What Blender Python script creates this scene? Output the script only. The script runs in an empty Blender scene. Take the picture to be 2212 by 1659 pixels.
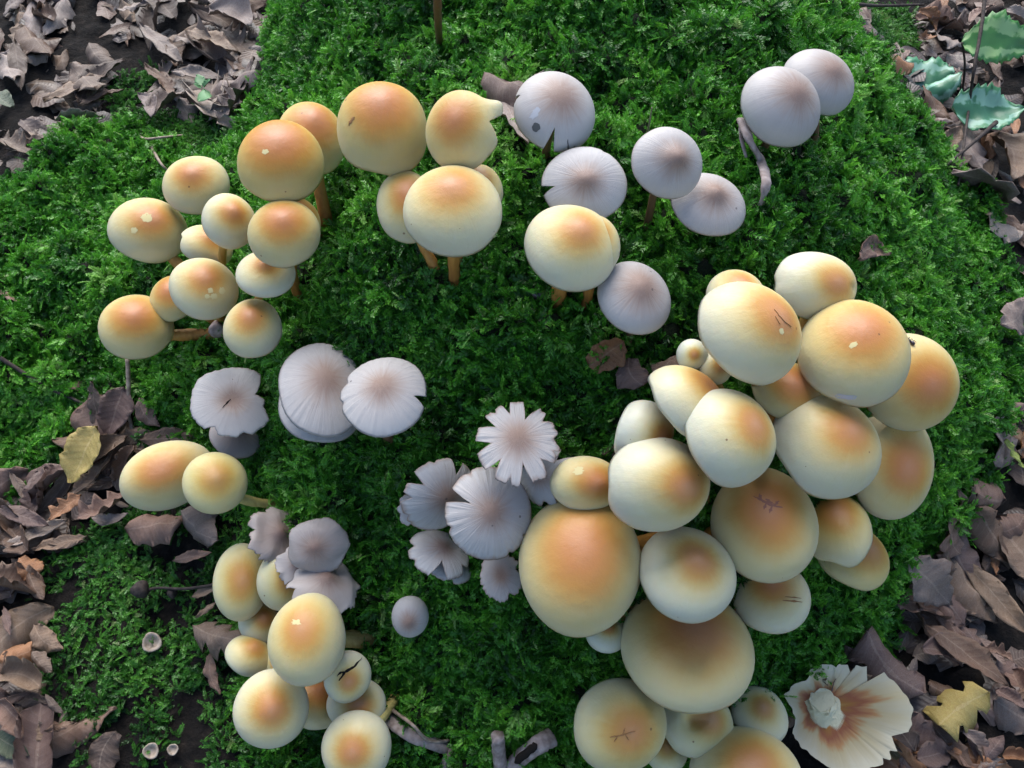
import bpy, math, random
import numpy as np
from mathutils import Vector, Matrix

# ------------------------------------------------------------------ camera, sky, sun, exposure
sc = bpy.context.scene
C = sc.collection
LENS = 33.0
PITCH = math.radians(58)
CAM = np.array([0.0, -0.2226, 0.466])
cd = bpy.data.cameras.new('camera'); cd.lens = LENS; cd.sensor_width = 36
cd.clip_start = 0.01; cd.clip_end = 200
cam = bpy.data.objects.new('camera', cd); C.objects.link(cam)
cam.location = CAM; cam.rotation_euler = (math.pi/2 - PITCH, 0, 0)
sc.camera = cam

SUN = Vector((-0.16, 0.88, 0.82)).normalized()
w = bpy.data.worlds.new('World'); sc.world = w; w.use_nodes = True
nt = w.node_tree; nt.nodes.clear()
sky = nt.nodes.new('ShaderNodeTexSky'); sky.sky_type = 'NISHITA'; sky.sun_disc = False
sky.sun_elevation = math.asin(SUN.z); sky.sun_rotation = math.atan2(SUN.x, SUN.y)
bg = nt.nodes.new('ShaderNodeBackground'); bg.inputs['Strength'].default_value = 0.068
wo = nt.nodes.new('ShaderNodeOutputWorld')
nt.links.new(sky.outputs[0], bg.inputs[0]); nt.links.new(bg.outputs[0], wo.inputs[0])
sl = bpy.data.lights.new('sun', 'SUN'); sl.energy = 1.5; sl.angle = math.radians(52); sl.color = (1, .985, .95)
so = bpy.data.objects.new('sun', sl); C.objects.link(so)
so.rotation_euler = SUN.to_track_quat('Z', 'Y').to_euler()
sc.view_settings.view_transform = 'Standard'; sc.view_settings.look = 'None'
sc.view_settings.exposure = 1.95; sc.view_settings.gamma = 1
cy = sc.cycles; cy.max_bounces = 5; cy.diffuse_bounces = 3; cy.glossy_bounces = 2; cy.transmission_bounces = 3; cy.transparent_max_bounces = 4; cy.use_denoising = True; cy.adaptive_threshold = .02

# ------------------------------------------------------------------ small maths
rng = np.random.default_rng(7); random.seed(7)
W0, H0 = 2212.0, 1659.0
FWD = np.array([0, math.cos(PITCH), -math.sin(PITCH)]); RGT = np.array([1., 0, 0]); UPV = np.array([0, math.sin(PITCH), math.cos(PITCH)])
KF = 36.0 / LENS / W0
def ray(x, y):
    return FWD + RGT*((x-W0/2)*KF) + UPV*(-(y-H0/2)*KF)
def nrm(v):
    v = np.asarray(v, float); return v/np.linalg.norm(v)
def at_z(x, y, z):
    d = ray(x, y); return CAM + d*((z-CAM[2])/d[2])
def vnoise(x, y, seed=0):
    xi = np.floor(x).astype(np.int64); yi = np.floor(y).astype(np.int64)
    fx = x-xi; fy = y-yi; fx = fx*fx*(3-2*fx); fy = fy*fy*(3-2*fy)
    def hsh(a, b):
        n = (a*374761393 + b*668265263 + seed*974634777) & 0x7fffffff
        n = ((n ^ (n >> 13))*1274126177) & 0x7fffffff
        return ((n ^ (n >> 16)) & 0xffff)/65535.0
    a = hsh(xi, yi); b = hsh(xi+1, yi); c = hsh(xi, yi+1); d = hsh(xi+1, yi+1)
    return (a*(1-fx)+b*fx)*(1-fy) + (c*(1-fx)+d*fx)*fy
def fbm(x, y, s, seed=0, o=3):
    r = 0; a = .5; t = 0
    for i in range(o):
        r = r + a*vnoise(x*s+i*17.3, y*s-i*9.1, seed+i); t += a; a *= .5; s *= 2.1
    return r/t - .5

# ------------------------------------------------------------------ terrain: height above the forest floor at picked points (cm)
CP = [  # floor
 (0,1659,0),(300,1659,0),(560,1700,.3),(0,1300,0),(250,1350,0),(0,1150,0),(100,100,0),(300,60,0),(0,280,0),(470,180,.3),(420,0,0),
 (2212,0,0),(2212,300,0),(2212,800,0),(2212,1200,0),(2212,1659,0),(2000,1659,0),(1930,1420,0),(2100,100,0),(2100,1500,0),
 (1960,60,.5),(2090,300,.6),(2180,520,.5),(2290,720,0),(2215,980,0),(2110,1170,.2),(2000,1300,.2),
 # low moss on the left
 (100,450,2.2),(250,350,1.6),(60,700,2.4),(250,600,3.2),(400,850,3.0),(100,880,1.2),(50,1020,.3),(-150,650,1.5),(400,480,4.0),
 (450,330,1.2),(540,260,2.0),(580,100,1.6),
 # stump
 (680,60,11.7),(690,200,12.3),(640,380,10.4),(900,150,16.2),(1200,100,17.7),(1500,60,17.4),(1700,80,14.3),(1800,220,13.7),(1900,420,12.5),(1990,650,10.7),
 (1300,450,17.2),(1000,600,15.3),(720,560,12.0),(560,640,9.1),(700,760,10.7),(1100,800,13.5),(1500,600,15.6),(1400,850,14.0),(1800,800,12.5),(1750,500,15.0),
 (1800,1000,9.9),(2040,880,7.3),(1960,1080,4.7),
 (900,1000,9.9),(600,980,6.5),(700,1250,3.9),(950,1300,6.0),(1150,1350,6.5),(1000,1600,0.8),(880,1480,2.3),(1200,1540,2.9),(1500,1300,6.8),
 (1750,1300,3.9),(1650,1480,1.8),(1450,1620,1.3),(460,1120,2.1),(400,1250,0.5),(480,1450,0.3),(700,1480,1.6),(1880,1230,2.1),(1250,1100,10.7),(1500,1050,11.2)]
pts = [at_z(x, y, z/100) for x, y, z in CP]
pts += [np.array(p) for p in [(0,.31,.145),(.15,.33,.12),(-.12,.32,.11),(0,.46,.02),(.2,.5,0),(-.25,.45,0),(0,.6,0),(.3,.6,0),(-.35,.6,0),(-.4,.2,.005),(-.4,0,.0),
        (.45,.3,0),(.45,0,0),(.4,-.2,0),(-.4,-.2,0),(0,-.24,0),(.2,-.24,0),(-.2,-.24,0),(0,-.4,0),(.5,-.4,0),(-.5,-.4,0),(.6,.7,0),(-.6,.7,0),(0,.8,0),(-.6,.2,0),(.6,.2,0)]]
P = np.array(pts)
def tpk(r2): return np.where(r2 > 1e-12, .5*r2*np.log(np.maximum(r2, 1e-12)), 0)
n = len(P); Km = tpk(((P[:, None, :2]-P[None, :, :2])**2).sum(-1)) + np.eye(n)*2e-4
A_ = np.zeros((n+3, n+3)); A_[:n, :n] = Km; A_[:n, n] = 1; A_[:n, n+1:] = P[:, :2]; A_[n, :n] = 1; A_[n+1:, :n] = P[:, :2].T
co = np.linalg.solve(A_, np.concatenate([P[:, 2], np.zeros(3)]))
X0, X1, Y0, Y1, ST = -.60, .60, -.40, .80, .003
gx = np.arange(X0, X1+1e-6, ST); gy = np.arange(Y0, Y1+1e-6, ST)
GX, GY = np.meshgrid(gx, gy)
HS = np.zeros_like(GX)
for i in range(n): HS += co[i]*tpk((GX-P[i, 0])**2+(GY-P[i, 1])**2)
HS += co[n] + co[n+1]*GX + co[n+2]*GY
HS = np.where(HS < 0, HS*.3, HS)
edge = np.clip(np.minimum(np.minimum(GX-X0, X1-GX), np.minimum(GY-Y0, Y1-GY))/.12, 0, 1)
HS *= edge*edge*(3-2*edge)
def bil(F, x, y):
    u = np.clip((x-X0)/ST, 0, len(gx)-1.001); v = np.clip((y-Y0)/ST, 0, len(gy)-1.001)
    i = np.floor(u).astype(int); j = np.floor(v).astype(int); a = u-i; b = v-j
    return F[j, i]*(1-a)*(1-b)+F[j, i+1]*a*(1-b)+F[j+1, i]*(1-a)*b+F[j+1, i+1]*a*b
TT = np.arange(.12, 1.6, .0008)
def hit(x, y, off=0.0, F=None):
    F = HS if F is None else F
    d = ray(x, y); q = CAM[None]+TT[:, None]*d[None]
    below = q[:, 2] < bil(F, q[:, 0], q[:, 1]) + off
    k = int(np.argmax(below)) if below.any() else len(TT)-1
    return q[k], TT[k]
def inpoly(x, y, poly):
    c = np.zeros(np.shape(x), bool); m = len(poly)
    for i in range(m):
        xa, ya = poly[i]; xb, yb = poly[(i+1) % m]
        c ^= ((ya > y) != (yb > y)) & (x < (xb-xa)*(y-ya)/((yb-ya) or 1e-12)+xa)
    return c
def unproj(poly): return [tuple(hit(x, y)[0][:2]) for x, y in poly]
# moss outline (the stump, the carpet left of it), thin floor moss, small patch behind
MOSS = unproj([(597,20),(590,120),(545,215),(505,300),(480,372),(430,330),(340,300),(250,268),(130,290),(60,365),(0,392),(-120,420),(-200,700),(-150,1010),(0,1040),(60,1075),(110,990),(200,900),(290,830),(330,860),(360,960),(470,980),(520,1090),(600,1180),(560,1300),(520,1450),(560,1600),(570,1760),(1250,1760),(1500,1720),(1640,1570),(1760,1470),(1880,1360),(1950,1240),(2060,1130),(2120,1010),(2175,860),(2210,760),(2195,610),(2110,440),(1990,260),(1880,100),(1800,20)])
MOSS = [(-.16,.40)] + MOSS + [(.27,.40),(.1,.47)]
STUMP = unproj([(600,20),(592,120),(560,230),(520,330),(480,520),(450,700),(500,900),(560,1060),(620,1220),(680,1420),(800,1560),(1000,1640),(1250,1640),(1480,1600),(1640,1520),(1760,1440),(1880,1330),(1950,1240),(2060,1130),(2120,1010),(2175,860),(2210,760),(2195,610),(2110,440),(1990,260),(1880,100),(1800,20)])
STUMP = [(-.16,.42)] + STUMP + [(.27,.42),(.1,.48)]
THIN = unproj([(95,1210),(150,1150),(290,1120),(300,1000),(330,930),(480,960),(520,1090),(600,1200),(560,1330),(560,1660),(560,1740),(240,1740),(180,1560),(90,1430)])
BACK = unproj([(1840,10),(1990,15),(1990,70),(1960,110),(1900,100)])
MIDL = unproj([(300,230),(420,250),(520,250),(500,330),(330,300),(240,250),(250,170),(330,150)])
jx = fbm(GX, GY, 60, 3)*.03; jy = fbm(GX, GY, 60, 9)*.03
mm = inpoly(GX+jx, GY+jy, MOSS); th = inpoly(GX+jx, GY+jy, THIN) & ~mm; bk = (inpoly(GX+jx, GY+jy, BACK) | inpoly(GX+jx, GY+jy, MIDL)) & ~mm
def blur(M, k):
    M = M.astype(float)
    for _ in range(k):
        M = (M+np.roll(M, 1, 0)+np.roll(M, -1, 0)+np.roll(M, 1, 1)+np.roll(M, -1, 1))/5
    return M
mmb = blur(mm, 6); thb = blur(th, 3); bkb = blur(bk, 3)
stm = inpoly(GX, GY, STUMP); stb = blur(stm, 3)
bump = fbm(GX, GY, 34, 21, 2)*.018 + np.abs(fbm(GX, GY, 48, 33, 2))*.052 + fbm(GX, GY, 130, 35, 2)*.007 - .008
patch = np.clip(fbm(GX, GY, 75, 77, 3)*5+.55, 0, 1)
HT = HS + mmb*(bump+.002) + (1-mmb)*fbm(GX, GY, 90, 50)*.006 + thb*patch*.004
GXX = np.gradient(HT, ST, axis=1); GYY = np.gradient(HT, ST, axis=0)

# ------------------------------------------------------------------ node helpers
def mat(name, rough=.6, spec=.4):
    m = bpy.data.materials.new(name); m.use_nodes = True
    b = m.node_tree.nodes['Principled BSDF']; b.inputs['Roughness'].default_value = rough
    b.inputs['Specular IOR Level'].default_value = spec
    return m, m.node_tree, b
def N(t, typ, **kw):
    nd = t.nodes.new(typ)
    for k, v in kw.items():
        if k.startswith('i_'): nd.inputs[k[2:].replace('_', ' ')].default_value = v
        else: setattr(nd, k, v)
    return nd
def ramp(t, stops, src=None, interp='LINEAR'):
    r = t.nodes.new('ShaderNodeValToRGB'); e = r.color_ramp.elements; r.color_ramp.interpolation = interp
    while len(e) > 1: e.remove(e[-1])
    e[0].position = stops[0][0]; e[0].color = (*stops[0][1], 1)
    for p, c in stops[1:]:
        k = e.new(p); k.color = (*c, 1)
    if src is not None: t.links.new(src, r.inputs[0])
    return r
def mth(t, op, a, b=None, c=None):
    nd = t.nodes.new('ShaderNodeMath'); nd.operation = op
    for i, v in enumerate((a, b, c)):
        if v is None: continue
        if isinstance(v, (int, float)): nd.inputs[i].default_value = v
        else: t.links.new(v, nd.inputs[i])
    return nd.outputs[0]
def mixc(t, f, a, b, blend='MIX'):
    nd = t.nodes.new('ShaderNodeMix'); nd.data_type = 'RGBA'; nd.blend_type = blend
    for s, v in ((nd.inputs[0], f), (nd.inputs[6], a), (nd.inputs[7], b)):
        if isinstance(v, (int, float)): s.default_value = v
        elif isinstance(v, tuple): s.default_value = (*v, 1)
        else: t.links.new(v, s)
    return nd.outputs[2]
def noise(t, vec, scale, detail=3, rough=.5):
    nd = N(t, 'ShaderNodeTexNoise'); nd.inputs['Scale'].default_value = scale; nd.inputs['Detail'].default_value = detail; nd.inputs['Roughness'].default_value = rough
    if vec is not None: t.links.new(vec, nd.inputs['Vector'])
    return nd.outputs[0]
def bumpn(t, b, h, strength, dist):
    nd = N(t, 'ShaderNodeBump'); nd.inputs['Strength'].default_value = strength; nd.inputs['Distance'].default_value = dist
    t.links.new(h, nd.inputs['Height']); t.links.new(nd.outputs[0], b.inputs['Normal'])
def attr(t, name, kind='GEOMETRY'):
    nd = N(t, 'ShaderNodeAttribute'); nd.attribute_name = name; nd.attribute_type = kind; return nd
def obj(name, mesh, parent=None, loc=None, **props):
    o = bpy.data.objects.new(name, mesh); C.objects.link(o)
    if parent is not None: o.parent = parent
    if loc is not None: o.location = loc
    for k, v in props.items(): o[k] = v
    return o
def meshpy(name, v, f, mats=(), smooth=True, mi=None, attrs=None):
    me = bpy.data.meshes.new(name); me.from_pydata([tuple(map(float, q)) for q in v], [], [tuple(map(int, q)) for q in f])
    for m in mats: me.materials.append(m)
    if smooth: me.polygons.foreach_set('use_smooth', [True]*len(me.polygons))
    if mi is not None: me.polygons.foreach_set('material_index', mi)
    for nm, arr in (attrs or {}).items():
        arr = np.asarray(arr, np.float32)
        if arr.ndim == 1:
            a = me.attributes.new(nm, 'FLOAT', 'POINT'); a.data.foreach_set('value', arr)
        else:
            a = me.attributes.new(nm, 'FLOAT_VECTOR', 'POINT'); a.data.foreach_set('vector', arr.ravel())
    me.update(); return me

# ------------------------------------------------------------------ ground and stump
m_soil, t, b = mat('forest_soil', .9, .25)
tc = N(t, 'ShaderNodeTexCoord').outputs['Object']
r = ramp(t, [(.35, (.005, .004, .004)), (.55, (.014, .010, .008)), (.72, (.045, .032, .025))], noise(t, tc, 160, 6, .65))
t.links.new(r.outputs[0], b.inputs['Base Color']); bumpn(t, b, noise(t, tc, 350, 6, .75), 1, .006)
m_stump, t, b = mat('rotten_wood', .9, .2)
tc = N(t, 'ShaderNodeTexCoord').outputs['Object']
r = ramp(t, [(.35, (.004, .007, .003)), (.6, (.010, .018, .006)), (.8, (.018, .022, .008))], noise(t, tc, 200, 5, .6))
t.links.new(r.outputs[0], b.inputs['Base Color']); bumpn(t, b, noise(t, tc, 700, 4, .7), 1, .002)
ny, nx = GX.shape
idx = np.arange(ny*nx).reshape(ny, nx)
quads = np.stack([idx[:-1, :-1], idx[:-1, 1:], idx[1:, 1:], idx[1:, :-1]], -1).reshape(-1, 4)
zg = HT - .015*np.clip(blur(stm, 8)*2-1, 0, 1)
gv = np.stack([GX, GY, zg], -1).reshape(-1, 3)
# outer skirt reaching far out
ring = [idx[0, 0], idx[0, -1], idx[-1, -1], idx[-1, 0]]
far = 60.0; nv = len(gv)
gv = np.concatenate([gv, np.array([(-far, -far, -.001), (far, -far, -.001), (far, far, -.001), (-far, far, -.001)])])
skirt = []
sides = [list(idx[0, ::-1]), list(idx[::-1, -1]), list(idx[-1, :]), list(idx[:, 0])]
for sd, (a, c) in zip(sides, ((nv+1, nv+0), (nv+2, nv+1), (nv+3, nv+2), (nv+0, nv+3))):
    skirt.append([int(q) for q in ([c] + [a] + list(sd))])
me = bpy.data.meshes.new('ground'); me.from_pydata(gv.tolist(), [], quads.tolist()+skirt); me.materials.append(m_soil)
me.polygons.foreach_set('use_smooth', [True]*len(me.polygons))
obj('ground', me, kind='structure')
sel = (blur(stm, 2).reshape(-1) > .02)
fq = quads[sel[quads].any(1)]; used = np.unique(fq); rm = -np.ones(ny*nx, int); rm[used] = np.arange(len(used))
sv = np.stack([GX, GY, np.where(blur(stm, 1) > .55, HT+.0012, HT-.02)], -1).reshape(-1, 3)[used]
org = np.array([0.05, 0.12, 0.0])
obj('tree_stump', meshpy('tree_stump', sv-org, rm[fq], [m_stump]), loc=org,
    label='broad rotting tree stump wholly covered in green feathery moss', category='stump')

# ------------------------------------------------------------------ moss: sprigs instanced over the surface
def moss_mat(name, dark, mid, light, dry):
    m, t, b = mat(name, .34, .35)
    tn = attr(t, 'tint', 'INSTANCER').outputs['Fac']
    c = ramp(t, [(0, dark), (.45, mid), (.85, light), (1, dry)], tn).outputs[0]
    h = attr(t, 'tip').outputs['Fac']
    c2 = mixc(t, h, mixc(t, .8, c, (.010, .011, .004)), c)  # dark sprig base: old growth, deepened in colour to strengthen occlusion
    t.links.new(c2, b.inputs['Base Color'])
    tr = N(t, 'ShaderNodeBsdfTranslucent'); t.links.new(c2, tr.inputs[0])
    ms = N(t, 'ShaderNodeMixShader'); ms.inputs[0].default_value = .3
    t.links.new(b.outputs[0], ms.inputs[1]); t.links.new(tr.outputs[0], ms.inputs[2])
    t.links.new(ms.outputs[0], t.nodes['Material Output'].inputs[0])
    return m
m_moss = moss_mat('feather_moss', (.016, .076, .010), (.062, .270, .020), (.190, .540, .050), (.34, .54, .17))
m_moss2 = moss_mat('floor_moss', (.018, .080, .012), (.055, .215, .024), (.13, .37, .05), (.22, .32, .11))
def sprig(r, L=.0075, nl=13, lw=.00042, ll=.0017, curve=.5, flat=.6):
    v = []; f = []; tip = []
    bend = curve*L
    def pt(s): return np.array([bend*s*s, 0, L*s*(1-.12*s)])
    # thin stem
    for k in range(4):
        s = k/3; p = pt(s); wd = .00016*(1-.6*s)
        v += [p+[0, wd, 0], p-[0, wd, 0]]; tip += [s*.5, s*.5]
    for k in range(3): f += [(2*k, 2*k+1, 2*k+3, 2*k+2)]
    for k in range(nl*2):
        s = .12+.86*(k//2+.5*(k % 2))/nl; p = pt(s); d = nrm(pt(min(s+.05, 1))-pt(s-.05))
        side = 1 if k % 2 else -1
        az = side*math.pi/2 + r.uniform(-1, 1)*(1-flat)*1.6
        out = np.array([0, 1., 0])*math.sin(az) + nrm(np.cross([0, 1, 0], d))*math.cos(az)
        ld = nrm(out*.8+d*r.uniform(.45, .9)); wv = nrm(np.cross(ld, d+r.uniform(-.4, .4)*np.array([1, 0, 0])))
        wv = nrm(np.cross(ld, wv)) if r.random() < .6 else wv
        le = ll*(1-.55*abs(s-.35))*r.uniform(.8, 1.2)*(1.05-.35*s); wi = lw*r.uniform(.8, 1.2)
        i = len(v); v += [p, p+ld*le*.4+wv*wi, p+ld*le*.4-wv*wi, p+ld*le+d*le*.15]
        f += [(i, i+1, i+3), (i, i+3, i+2)]; tt = min(1, .25+.85*s); tip += [tt*.7, tt, tt, min(1, tt+.2)]
    return np.array(v), f, tip
def moss_object(name, material, pos, nor, tint, scale, protos, lean, **props):
    k = len(pos)
    # frame: z axis = lean direction
    ang = rng.uniform(0, 2*math.pi, k)
    t1 = np.cross(nor, [0, 1, .01]); t1 /= np.linalg.norm(t1, axis=1)[:, None]; t2 = np.cross(nor, t1)
    down = np.array([0, 0, -1.])-nor*(-nor[:, 2:3]); 
    z = nor*rng.uniform(.35, 1.0, (k, 1)) + (t1*np.cos(ang)[:, None]+t2*np.sin(ang)[:, None])*lean*rng.uniform(.4, 1.1, (k, 1)) + down*.35
    z /= np.linalg.norm(z, axis=1)[:, None]
    # x axis (curl direction) bends downwards along the slope
    ref = -nor+rng.normal(0, .5, (k, 3)); y = np.cross(z, ref); y /= np.linalg.norm(y, axis=1)[:, None]; x = np.cross(y, z)
    eu = np.stack([np.arctan2(y[:, 2], z[:, 2]), -np.arcsin(np.clip(x[:, 2], -1, 1)), np.arctan2(x[:, 1], x[:, 0])], -1)
    V = [pos]; F = []; tip = [np.zeros(k)]; pr = [np.zeros(k, int)]; off = k
    for q, (pv, pf, pt_) in enumerate(protos):
        V.append(pv); F += [tuple(i+off for i in ff) for ff in pf]; tip.append(np.array(pt_)); pr.append(np.full(len(pv), q+1)); off += len(pv)
    V = np.concatenate(V); E = off-k
    me = bpy.data.meshes.new(name); me.from_pydata(V.tolist(), [], F); me.materials.append(material)
    def at(nm, typ, arr, key='value'):
        a = me.attributes.new(nm, typ, 'POINT'); a.data.foreach_set(key, np.ascontiguousarray(arr).ravel())
    pad = lambda a: np.concatenate([a, np.zeros((E,)+a.shape[1:])]).astype(np.float32)
    at('tip', 'FLOAT', np.concatenate(tip).astype(np.float32)); at('proto', 'INT', np.concatenate(pr).astype(np.int32))
    at('tint', 'FLOAT', pad(tint)); at('scl', 'FLOAT', pad(scale)); at('eul', 'FLOAT_VECTOR', pad(eu), 'vector')
    at('vi', 'INT', np.concatenate([rng.integers(0, len(protos), k), np.zeros(E, int)]).astype(np.int32))
    g = bpy.data.node_groups.new(name+'_nodes', 'GeometryNodeTree')
    g.interface.new_socket('Geometry', in_out='INPUT', socket_type='NodeSocketGeometry'); g.interface.new_socket('Geometry', in_out='OUTPUT', socket_type='NodeSocketGeometry')
    gi = g.nodes.new('NodeGroupInput'); go = g.nodes.new('NodeGroupOutput')
    def named(nm, typ):
        a = g.nodes.new('GeometryNodeInputNamedAttribute'); a.data_type = typ; a.inputs['Name'].default_value = nm
        return a.outputs['Attribute']
    pa = named('proto', 'INT')
    def sep(q):
        c = g.nodes.new('FunctionNodeCompare'); c.data_type = 'INT'; c.operation = 'EQUAL'
        ins = [s for s in c.inputs if s.type == 'INT']; g.links.new(pa, ins[0]); ins[1].default_value = q
        s = g.nodes.new('GeometryNodeSeparateGeometry'); s.domain = 'POINT'
        g.links.new(gi.outputs[0], s.inputs['Geometry']); g.links.new(c.outputs[0], s.inputs['Selection'])
        return s.outputs['Selection']
    jn = g.nodes.new('GeometryNodeJoinGeometry')
    for q in range(len(protos)):
        gti = g.nodes.new('GeometryNodeGeometryToInstance'); g.links.new(sep(q+1), gti.inputs[0]); g.links.new(gti.outputs[0], jn.inputs[0])
    ip = g.nodes.new('GeometryNodeInstanceOnPoints')
    g.links.new(sep(0), ip.inputs['Points']); g.links.new(jn.outputs[0], ip.inputs['Instance'])
    ip.inputs['Pick Instance'].default_value = True; g.links.new(named('vi', 'INT'), ip.inputs['Instance Index'])
    g.links.new(named('eul', 'FLOAT_VECTOR'), ip.inputs['Rotation']); g.links.new(named('scl', 'FLOAT'), ip.inputs['Scale'])
    g.links.new(ip.outputs[0], go.inputs[0])
    o = obj(name, me, kind='stuff', **props); md = o.modifiers.new('sprigs', 'NODES'); md.node_group = g
    return o
rs = random.Random(3)
PROT = [sprig(rs, .0080, 17, .00024, .0022, .5, .85), sprig(rs, .0066, 14, .00023, .0020, .8, .7), sprig(rs, .0094, 19, .00024, .0021, .35, .9), sprig(rs, .0056, 13, .00026, .0020, .3, .5)]
def scatter(dens, field):
    nn = int(dens*(X1-X0)*(Y1-Y0))
    x = rng.uniform(X0, X1, nn); y = rng.uniform(Y0, Y1, nn)
    k = rng.random(nn) < bil(field, x, y)
    x = x[k]; y = y[k]
    gxx = bil(GXX, x, y); gyy = bil(GYY, x, y)
    nor = np.stack([-gxx, -gyy, np.ones_like(x)], -1)
    area = np.linalg.norm(nor, axis=1)
    # steep places need more sprigs per plan area
    rep = np.clip(area, 1, 3); ex = rng.random(len(x)) < (rep-1)
    x2 = np.concatenate([x, x[ex]+rng.normal(0, .0008, ex.sum())]); y2 = np.concatenate([y, y[ex]+rng.normal(0, .0008, ex.sum())])
    gxx = bil(GXX, x2, y2); gyy = bil(GYY, x2, y2); nor = np.stack([-gxx, -gyy, np.ones_like(x2)], -1); nor /= np.linalg.norm(nor, axis=1)[:, None]
    return np.stack([x2, y2, bil(HT, x2, y2)-.0012], -1), nor
view = np.ones_like(GX)
field = np.clip(mmb*1.6-.2, 0, 1)*np.where(GY > .36, .35, 1)
pos, nor = scatter(640000, field)
big = fbm(pos[:, 0], pos[:, 1], 30, 5, 2)*.7+fbm(pos[:, 0], pos[:, 1], 90, 45, 2)*.6; fine = rng.normal(0, .16, len(pos))
tint = np.clip(.48+big*1.1+fine, 0, .93); dry = rng.random(len(pos)) < .012; tint[dry] = 1
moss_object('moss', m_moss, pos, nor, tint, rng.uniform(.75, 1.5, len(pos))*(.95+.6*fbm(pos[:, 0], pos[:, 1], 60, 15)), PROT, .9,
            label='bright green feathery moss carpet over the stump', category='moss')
pos, nor = scatter(430000, np.clip(thb*patch*1.3+bkb, 0, 1))
tint = np.clip(.45+fbm(pos[:, 0], pos[:, 1], 40, 8)*1.1+rng.normal(0, .16, len(pos)), 0, 1)
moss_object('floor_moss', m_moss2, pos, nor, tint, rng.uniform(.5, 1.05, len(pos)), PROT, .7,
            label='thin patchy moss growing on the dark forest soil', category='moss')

# ------------------------------------------------------------------ mushroom materials
def fibre_vec(t, sxy, sz):
    rc = attr(t, 'rc').outputs['Vector']
    mp = N(t, 'ShaderNodeMapping'); mp.inputs['Scale'].default_value = (sxy, sxy, sz); t.links.new(rc, mp.inputs['Vector'])
    oi = N(t, 'ShaderNodeObjectInfo'); ad = N(t, 'ShaderNodeVectorMath'); ad.operation = 'ADD'
    t.links.new(mp.outputs[0], ad.inputs[0]); sc_ = mth(t, 'MULTIPLY', oi.outputs['Random'], 40.0)
    t.links.new(sc_, ad.inputs[1]); return ad.outputs[0], oi
m_cap, t, b = mat('yellow_cap', .42, .35)
tc = N(t, 'ShaderNodeTexCoord').outputs['Object']
fv, oi = fibre_vec(t, 5, 1.2); fv2, _ = fibre_vec(t, 16, 1.0)
sep = N(t, 'ShaderNodeSeparateColor'); t.links.new(oi.outputs['Color'], sep.inputs[0])
s = attr(t, 'rs').outputs['Fac']
blot = noise(t, fv, 1.0, 4, .55); blot2 = noise(t, tc, 55, 4, .6); fib = noise(t, fv2, 1.0, 4, .6)
e = mth(t, 'ADD', s, mth(t, 'MULTIPLY', mth(t, 'SUBTRACT', blot, .5), .07))
e = mth(t, 'ADD', e, mth(t, 'MULTIPLY', mth(t, 'SUBTRACT', blot2, .5), .17))
e = mth(t, 'ADD', e, mth(t, 'MULTIPLY', mth(t, 'SUBTRACT', fib, .5), .025))
e = mth(t, 'DIVIDE', e, mth(t, 'ADD', mth(t, 'MULTIPLY', sep.outputs[1], 1.1), .28))   # green channel: disc size (.5 = 1)
warm = ramp(t, [(0, (.48, .20, .095)), (.15, (.46, .175, .055)), (.30, (.46, .20, .038)), (.41, (.49, .27, .058)), (.54, (.54, .385, .13)), (.74, (.56, .46, .22)), (1, (.52, .46, .29))], e).outputs[0]
pale = ramp(t, [(0, (.52, .265, .125)), (.14, (.51, .245, .085)), (.26, (.54, .30, .085)), (.37, (.59, .43, .17)), (.50, (.63, .54, .30)), (.70, (.61, .57, .40)), (1, (.56, .55, .45))], e).outputs[0]
c = mixc(t, sep.outputs[0], warm, pale)                                              # red channel: pale
c = mixc(t, mth(t, 'MULTIPLY', sep.outputs[2], .9), c, (.50, .44, .12))             # blue channel: greenish yellow
vor = N(t, 'ShaderNodeTexVoronoi'); vor.inputs['Scale'].default_value = 170; t.links.new(tc, vor.inputs['Vector'])
vs = N(t, 'ShaderNodeSeparateColor'); t.links.new(vor.outputs['Color'], vs.inputs[0])
spot = mth(t, 'MULTIPLY', mth(t, 'LESS_THAN', vor.outputs['Distance'], mth(t, 'MULTIPLY', vs.outputs[1], .11)), mth(t, 'GREATER_THAN', vs.outputs[0], .84))
c = mixc(t, mth(t, 'MULTIPLY', spot, .75), c, (.16, .07, .025))
t.links.new(c, b.inputs['Base Color'])
b.inputs['Subsurface Weight'].default_value = .3; b.inputs['Subsurface Radius'].default_value = (1, .6, .3); b.inputs['Subsurface Scale'].default_value = .0035
bumpn(t, b, mth(t, 'ADD', mth(t, 'MULTIPLY', fib, .22), noise(t, tc, 190, 5, .6)), .25, .0014)
m_grey, t, b = mat('grey_cap', .48, .35)
tc = N(t, 'ShaderNodeTexCoord').outputs['Object']
fv, oi = fibre_vec(t, 22, .9); fv2, _ = fibre_vec(t, 6, 1.5)
sep = N(t, 'ShaderNodeSeparateColor'); t.links.new(oi.outputs['Color'], sep.inputs[0])
s = attr(t, 'rs').outputs['Fac']; fib = noise(t, fv, 1.0, 4, .65); fib2 = noise(t, fv2, 1, 3, .5)
e = mth(t, 'ADD', s, mth(t, 'ADD', mth(t, 'MULTIPLY', mth(t, 'SUBTRACT', fib, .5), .20), mth(t, 'MULTIPLY', mth(t, 'SUBTRACT', fib2, .5), .22)))
e = mth(t, 'DIVIDE', e, mth(t, 'ADD', mth(t, 'MULTIPLY', sep.outputs[1], 1.2), .4))
c1 = ramp(t, [(0, (.235, .15, .115)), (.15, (.265, .18, .145)), (.30, (.335, .275, .245)), (.46, (.39, .355, .34)), (1, (.455, .44, .43))], e).outputs[0]
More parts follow.
